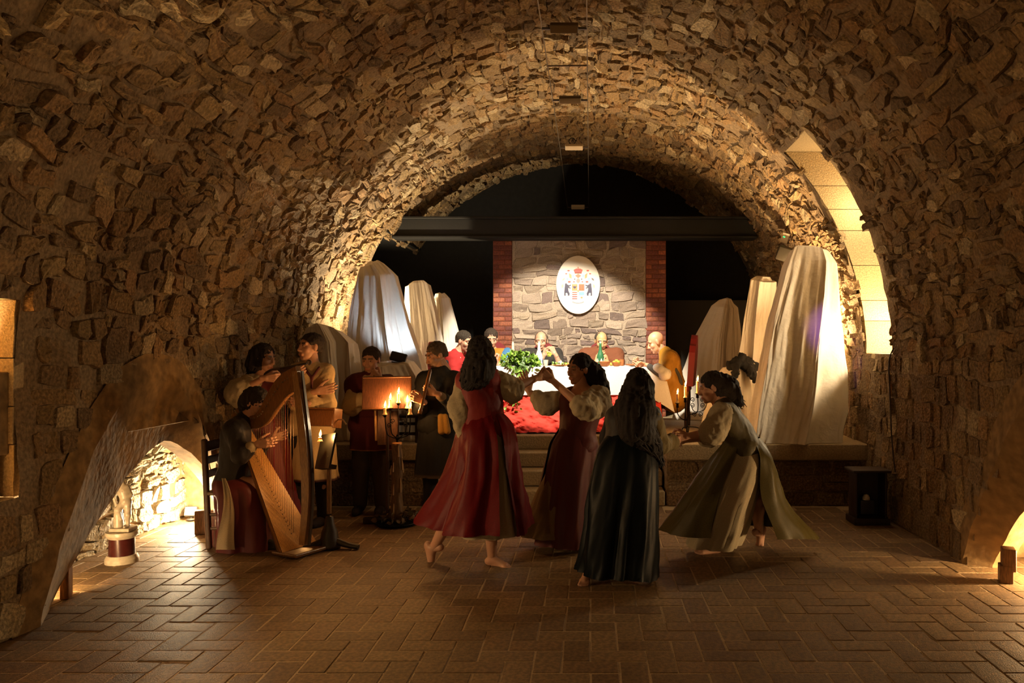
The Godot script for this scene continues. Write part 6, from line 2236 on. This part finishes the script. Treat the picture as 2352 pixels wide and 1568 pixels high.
# ---------------------------------------------------------------- the rest of the hall
func build_fittings() -> void:
	# cable lights along the vault
	for x in [-0.352, -0.025]:
		var mb := one(Color.WHITE)
		mb.tube([Vector3(x, 3.9, -3.0), Vector3(x, 3.895, -8.0), Vector3(x, 3.895, -9.3), Vector3(x, 3.70, -12.44)], 0.0045, 6)
		solo("suspension_cable", mb, mats.steel, ("left" if x < -0.2 else "right") + " of the two thin cables strung along the vault", "cable", Vector3(x, 3.9, -8))
	for i in 5:
		var dd: float = [5.79, 6.56, 7.47, 9.24, 12.2][i]
		var p := Vector3(-0.19, 3.895 if i < 4 else 3.72, -dd)
		if i == 1:
			var mb := one(Color.WHITE)
			mb.tube([Vector3(-0.17, 0, 0), Vector3(0.172, 0.004, 0)], 0.008, 8)
			var o := put("spreader_rod", mb.build(), mats.steel)
			o.position = p
			tag(o, "thin bright spreader rod between the two cables", "rod")
			continue
		var o := thing("cable_lamp", ["dark lamp bar nearest the camera on the cables", "", "second dark lamp bar on the cables, above the stage steps", "third lamp bar on the cables, next to the iron ring", "pale lamp bar farthest back above the black beam"][i], "lamp", p, "lamp bars on the cables")
		for s in [-1, 1]:
			var mb := one(Color(0.06, 0.05, 0.045))
			mb.bar(Vector3(s * 0.09, 0, 0), Vector3(s * 0.165, 0.0, 0), 0.022, 0.016)
			obj("arm", mb, mats.paint, o)
		var mb := one(Color(0.10, 0.065, 0.03) if i < 3 else (Color(0.36, 0.28, 0.18) if i == 3 else Color(0.85, 0.8, 0.7)))  # farthest housing painted whitish to stand for its being lit
		mb.box(Vector3(0, 0.005, 0), Vector3(0.205, 0.042, 0.07), Basis.from_euler(Vector3(-0.6, 0, 0)), 0.006)
		obj("housing", mb, mats.paint, o)
	var rm := one(Color(0.05, 0.04, 0.03))
	var rp := []
	var rc := at(1314, 312, 10.6)
	rc.y = 4.36
	for i in 25:
		rp.append(rc + Vector3(cos(TAU * i / 24) * 0.042, sin(TAU * i / 24) * 0.042 - 0.04, 0))
	rm.tube(rp, 0.006, 6, false)
	solo("iron_ring", rm, mats.iron, "small iron ring hanging from the crown of the vault", "ring", rc)
	# emergency light box on the right side of the vault
	var p := at(1803, 546, 9.3)
	var o := thing("emergency_light", "small grey box with a green light on the right haunch of the vault", "emergency light", p)
	var bs := Basis.from_euler(Vector3(0.2, -0.3, -0.35))
	var mb := one(Color(0.36, 0.31, 0.24))
	mb.box(Vector3.ZERO, Vector3(0.085, 0.12, 0.06), bs, 0.006)
	obj("housing", mb, mats.paint, o)
	mb = one(Color.WHITE)
	mb.box(bs * Vector3(-0.012, 0.01, 0.032), Vector3(0.022, 0.010, 0.004), bs, 0.001)
	obj("green_lamp", mb, mats.led, o)
	mb = one(Color(0.05, 0.04, 0.03))
	mb.box(bs * Vector3(0.06, -0.17, 0.06), Vector3(0.18, 0.17, 0.14), bs, 0.02)
	tag(put("loudspeaker", mb.build(), mats.paint), "dark box beside the emergency light above the right dust sheets", "loudspeaker")
	get_child(-1).position = p
	# cable down the right wall
	mb = one(Color(0.04, 0.025, 0.015))
	var cp := []
	for q in [[2052, 800, 7.22, 2.69], [2042, 830, 7.3, 2.69], [2044, 900, 7.28, 2.68], [2048, 1000, 7.22, 2.68], [2056, 1078, 7.15, 2.68]]:
		var w := at(q[0], q[1], q[2])
		cp.append(Vector3(q[3], w.y, -q[3] * F / (q[0] - VX)))
	mb.tube(catmull(cp, 20), 0.007, 6)
	solo("power_cable", mb, mats.paint, "thin dark cable hanging down the right wall from the lit slit", "cable", cp[4])
	# wooden lamp cabinet by the right wall
	p = Vector3(2.50, 0, -7.18)
	o = thing("wooden_cabinet", "dark wooden cabinet open at the front at the foot of the right wall", "cabinet", p)
	var dk := Color(0.045, 0.02, 0.012)
	for b in [["back", Vector3(0, 0.24, -0.09), Vector3(0.26, 0.44, 0.02)], ["side", Vector3(-0.13, 0.24, 0), Vector3(0.02, 0.44, 0.2)], ["side", Vector3(0.13, 0.24, 0), Vector3(0.02, 0.44, 0.2)], ["top", Vector3(0, 0.475, 0), Vector3(0.34, 0.025, 0.26)], ["plinth", Vector3(0, 0.03, 0), Vector3(0.32, 0.06, 0.25)]]:
		mb = one(dk)
		mb.box(b[1], b[2], Basis.IDENTITY, 0.005)
		obj(b[0], mb, mats.wood, o)
	mb = one(Color(0.03, 0.03, 0.032))
	mb.box(Vector3(-0.005, 0.14, -0.02), Vector3(0.13, 0.13, 0.08), Basis.IDENTITY, 0.006)
	tag(obj("transformer", mb, mats.paint, self, Vector3.ZERO), "dark electrical unit inside the open wooden cabinet", "transformer").position = p
	mb = one(Color(0.7, 0.62, 0.5))
	mb.lathe([Vector2(0.001, 0.05), Vector2(0.02, 0.045), Vector2(0.032, 0.02), Vector2(0.035, 0.0), Vector2(0.001, 0.0)], 14)
	var db := put("lamp_dome", mb.build(), mats.paint)
	db.position = p + Vector3(-0.02, 0.21, 0.02)
	tag(db, "small pale dome on the electrical unit in the cabinet", "dome")
	# low stool behind the left candelabrum
	p = Vector3(at(938, 995, 8.15).x, HS, -8.12)
	o = thing("wooden_stool", "low dark wooden stool on the stage behind the left candelabrum", "stool", p)
	for s in [[-1, -1], [1, -1], [-1, 1], [1, 1]]:
		mb = one(dk)
		mb.bar(Vector3(s[0] * 0.12, 0, s[1] * 0.11), Vector3(s[0] * 0.12, 0.25, s[1] * 0.11), 0.035, 0.035)
		obj("leg", mb, mats.wood, o)
	mb = one(dk * 1.3)
	mb.box(Vector3(0, 0.265, 0), Vector3(0.3, 0.03, 0.28))
	obj("seat", mb, mats.wood, o)
	for y in [0.09, 0.19]:
		mb = one(dk)
		mb.bar(Vector3(-0.12, y, 0.11), Vector3(0.12, y, 0.11), 0.02, 0.03)
		obj("stretcher", mb, mats.wood, o)
	# statuette on its drum in the left niche
	p = on(280, 1290, 5.86, 0)
	o = thing("drum_pedestal", "low marble drum with a dark red band standing in the left niche", "pedestal", p)
	for q in [["base", [Vector2(0.001, 0), Vector2(0.112, 0), Vector2(0.112, 0.03), Vector2(0.104, 0.045), Vector2(0.098, 0.058), Vector2(0.001, 0.058)], "marble"], ["shaft", [Vector2(0.088, 0.058), Vector2(0.086, 0.18)], "porphyry"], ["capital", [Vector2(0.001, 0.18), Vector2(0.09, 0.18), Vector2(0.098, 0.19), Vector2(0.108, 0.205), Vector2(0.108, 0.228), Vector2(0.001, 0.23)], "marble"]]:
		mb = one(Color.WHITE)
		mb.lathe(q[1], 32, Transform3D.IDENTITY, true)
		obj(q[0], mb, mats[q[2]], o)
	p.y = 0.23
	o = thing("statuette", "pale marble statuette leaning on a stump on the drum pedestal", "statuette", p)
	mb = one(Color.WHITE)
	mb.box(Vector3(0.01, 0.014, 0), Vector3(0.15, 0.028, 0.12))
	obj("plinth", mb, mats.marble, o)
	mb = one(Color.WHITE)
	mb.lathe([Vector2(0.032, 0.028), Vector2(0.034, 0.06), Vector2(0.028, 0.15), Vector2(0.031, 0.175), Vector2(0.001, 0.18)], 14, Transform3D(Basis.IDENTITY, Vector3(-0.02, 0, 0.01)))
	obj("stump", mb, mats.marble, o)
	mb = one(Color.WHITE)
	sdf(mb, [[Vector3(0.03, 0.22, 0.0), Vector3(0.015, 0.29, 0), 0.036, 0.042], [Vector3(0.015, 0.29, 0), Vector3(0.0, 0.335, 0), 0.042, 0.028], [Vector3(0.0, 0.35, 0), Vector3(-0.008, 0.40, 0.012), 0.018, 0.016], [Vector3(-0.01, 0.418, 0.012), Vector3(0.03, 0.036, 0.034)],
		[Vector3(0.042, 0.21, 0.0), Vector3(0.05, 0.12, 0.012), 0.027, 0.02], [Vector3(0.05, 0.12, 0.012), Vector3(0.045, 0.04, 0), 0.019, 0.011], [Vector3(0.045, 0.036, 0), Vector3(0.04, 0.034, 0.04), 0.011, 0.009],
		[Vector3(0.018, 0.21, 0.005), Vector3(-0.005, 0.16, 0.045), 0.027, 0.021], [Vector3(-0.005, 0.16, 0.045), Vector3(0.01, 0.09, 0.03), 0.018, 0.011],
		[Vector3(-0.035, 0.32, 0.0), Vector3(-0.05, 0.26, 0.02), 0.016, 0.013], [Vector3(-0.05, 0.26, 0.02), Vector3(-0.03, 0.19, 0.02), 0.013, 0.010], [Vector3(0.04, 0.32, 0.0), Vector3(0.06, 0.26, -0.01), 0.016, 0.013], [Vector3(0.06, 0.26, -0.01), Vector3(0.035, 0.22, 0.03), 0.013, 0.01]], 0.014, 0.006)
	obj("figure", mb, mats.marble, o)
	# wooden blocks that screen the niche lamps
	var blk := [[on(152, 1372, 5.02, 0), Vector3(0.05, 0.24, 0.09), 0.3, "upright orange wooden block at the near foot of the left arch"], [on(472, 1217, 6.75, 0), Vector3(0.16, 0.2, 0.07), 0.2, "dark wooden block at the far end of the left niche"], [on(2312, 1332, 5.36, 0), Vector3(0.08, 0.24, 0.11), -0.35, "stepped wooden block at the foot of the right arch"]]
	for i in 3:
		mb = one(Color(0.42, 0.17, 0.035) if i == 0 else Color(0.28, 0.13, 0.05))
		var r := Basis(Vector3.UP, blk[i][2])
		if i == 2:
			mb.box(Vector3(0.012, 0.155, 0), Vector3(0.085, 0.15, 0.11), r, 0.006)
			mb.box(Vector3(-0.006, 0.06, 0), Vector3(0.085, 0.12, 0.105), r, 0.006)
		else:
			var sz: Vector3 = blk[i][1]
			mb.box(Vector3(0, sz.y * 0.5, 0), sz, r, 0.006)
		var w := put("wood_block", mb.build(), mats.wood)
		w.position = blk[i][0]
		tag(w, blk[i][3], "wood block")


# ---------------------------------------------------------------- lights
func omni(called: String, p: Vector3, col: Color, e: float, size := 0.05) -> void:
	var l := OmniLight3D.new()
	l.name = called
	l.position = p
	l.light_color = col
	l.light_energy = e
	l.light_size = size
	l.omni_range = 16.0
	l.omni_attenuation = 2.0
	l.shadow_enabled = true
	add_child(l, true)


func spot(called: String, p: Vector3, to: Vector3, col: Color, e: float, angle: float, blend := 0.4, size := 0.03) -> void:
	var l := SpotLight3D.new()
	l.name = called
	l.position = p
	l.look_at_from_position(p, to, Vector3.UP)
	l.light_color = col
	l.light_energy = e
	l.light_size = size
	l.spot_angle = angle
	l.spot_angle_attenuation = blend
	l.spot_range = 16.0
	l.spot_attenuation = 2.0
	l.shadow_enabled = true
	add_child(l, true)


# a floor lamp: a small housing with a glowing face, and the light just in front of it
func flood(p: Vector3, dir: Vector3, label: String) -> void:
	var o := thing("floor_lamp", label, "lamp", p)
	var z := dir.normalized()
	var x := Vector3.UP.cross(z).normalized()
	var b := Basis(x, z.cross(x), z)
	var mb := one(Color(0.03, 0.028, 0.025))
	mb.box(b * Vector3(0, 0, -0.03), Vector3(0.11, 0.09, 0.05), b, 0.008)
	obj("housing", mb, mats.paint, o)
	mb = one(Color(0.03, 0.028, 0.025))
	mb.lathe([Vector2(0.001, -0.075), Vector2(0.04, -0.075), Vector2(0.04, -0.065), Vector2(0.008, -0.06), Vector2(0.008, -0.02)], 12, Transform3D(Basis.IDENTITY, b * Vector3(0, 0, -0.03)))
	obj("foot", mb, mats.paint, o)
	mb = one(Color.WHITE)
	mb.box(b * Vector3(0, 0, -0.003), Vector3(0.09, 0.07, 0.003), b, 0.001)
	obj("lamp_glass", mb, mats.lamp_face, o)


func _ready() -> void:
	# camera: level, the lens shifted so that the axis of the vault vanishes right of the centre
	var cam := Camera3D.new()
	cam.name = "camera"
	cam.projection = Camera3D.PROJECTION_FRUSTUM
	cam.near = 0.05
	cam.far = 60.0
	cam.size = 2.0 * 0.05 * 784.0 / F
	cam.frustum_offset = Vector2(-(VX - 1176.0), VY - 784.0) / F * 0.05
	cam.position = Vector3(0, EYE, 0)
	cam.current = true
	add_child(cam)
	var env := Environment.new()
	env.background_mode = Environment.BG_COLOR
	env.background_color = Color(0.0, 0.0, 0.0)
	env.tonemap_mode = Environment.TONE_MAPPER_LINEAR
	env.tonemap_exposure = 2.35
	env.sdfgi_enabled = true
	env.ssao_enabled = true
	env.ssil_enabled = true
	var we := WorldEnvironment.new()
	we.name = "environment"
	we.environment = env
	add_child(we)
	var warm := Color(1.0, 0.89, 0.71)
	var gold := Color(1.0, 0.82, 0.58)
	# lamps in the slits and niches of the walls; the fills below are added
	omni("right_slit_light", Vector3(2.98, 1.74, -7.5), warm, 0.9)
	omni("right_slit_top_light", Vector3(2.65, 2.95, -7.66), warm, 0.16)
	omni("left_slit_light", Vector3(-3.45, 0.95, -3.85), gold, 1.4)
	omni("left_niche_near_light", Vector3(-3.5, 0.16, -4.80), gold, 0.8)
	omni("left_niche_far_light", Vector3(-3.5, 0.2, -7.0), warm, 1.3)
	omni("right_niche_light", Vector3(3.28, 0.18, -5.3), gold, 1.6)
	spot("left_corner_fill", Vector3(-2.66, 1.35, -9.75), Vector3(-2.15, 3.2, -9.55), warm, 7.0, 72.0, 1.0)  # unseen uplight behind the left sheets, put in to fill the vault
	spot("right_corner_fill", Vector3(2.46, 1.3, -8.62), Vector3(1.95, 3.2, -8.2), gold, 8.0, 62.0, 1.0)  # unseen uplight added behind the right sheets to brighten the vault
	omni("rear_left_fill", Vector3(-2.7, 1.5, 0.6), gold, 0.5)  # unseen light added behind the camera to lift the near sides of figures
	omni("rear_right_fill", Vector3(2.3, 1.4, 1.2), gold, 0.2)  # weaker partner of the rear fill, likewise added out of view
	# the stage spots on the cables
	spot("stage_spot", Vector3(-0.19, 3.84, -7.55), Vector3(-0.40, 1.34, -10.2), Color(1.0, 0.94, 0.84), 17.0, 25.8, 0.28)
	spot("sheet_flood", Vector3(-2.0, 1.56, -8.42), Vector3(-2.15, 2.0, -9.0), Color(0.85, 0.92, 1.0), 0.18, 50.0, 0.6)
	spot("violet_spot", Vector3(0.9, 3.6, -5.0), Vector3(2.36, 1.75, -7.8), Color(0.75, 0.5, 1.0), 3.0, 4.5, 1.0)
	nz.noise_type = FastNoiseLite.TYPE_SIMPLEX_SMOOTH
	nz.seed = 11
	nz.frequency = 0.01
	nz2.seed = 4
	nz2.frequency = 0.01
	make_materials()
	rng.seed = 20
	build_room()
	rng.seed = 30
	build_covers()
	build_backdrop()
	build_table()
	rng.seed = 40
	make_figures()
	build_dancers()
	build_musicians()
	build_diners()
	rng.seed = 50
	build_candles()
	build_music()
	build_fittings()
	flood(Vector3(-3.5, 0.1, -4.68), Vector3(-0.3, 0.3, -1), "small floor lamp hidden at the near end of the left niche")
	flood(Vector3(-3.62, 0.1, -7.2), Vector3(0.1, 0.4, 1), "small floor lamp hidden at the far end of the left niche")
	flood(Vector3(3.32, 0.1, -5.45), Vector3(0.0, 0.4, 1), "small floor lamp hidden in the right niche")
	flood(Vector3(2.95, 1.60, -7.55), Vector3(0.3, 1, 0.05), "small lamp on the sill of the lit slit in the right wall")
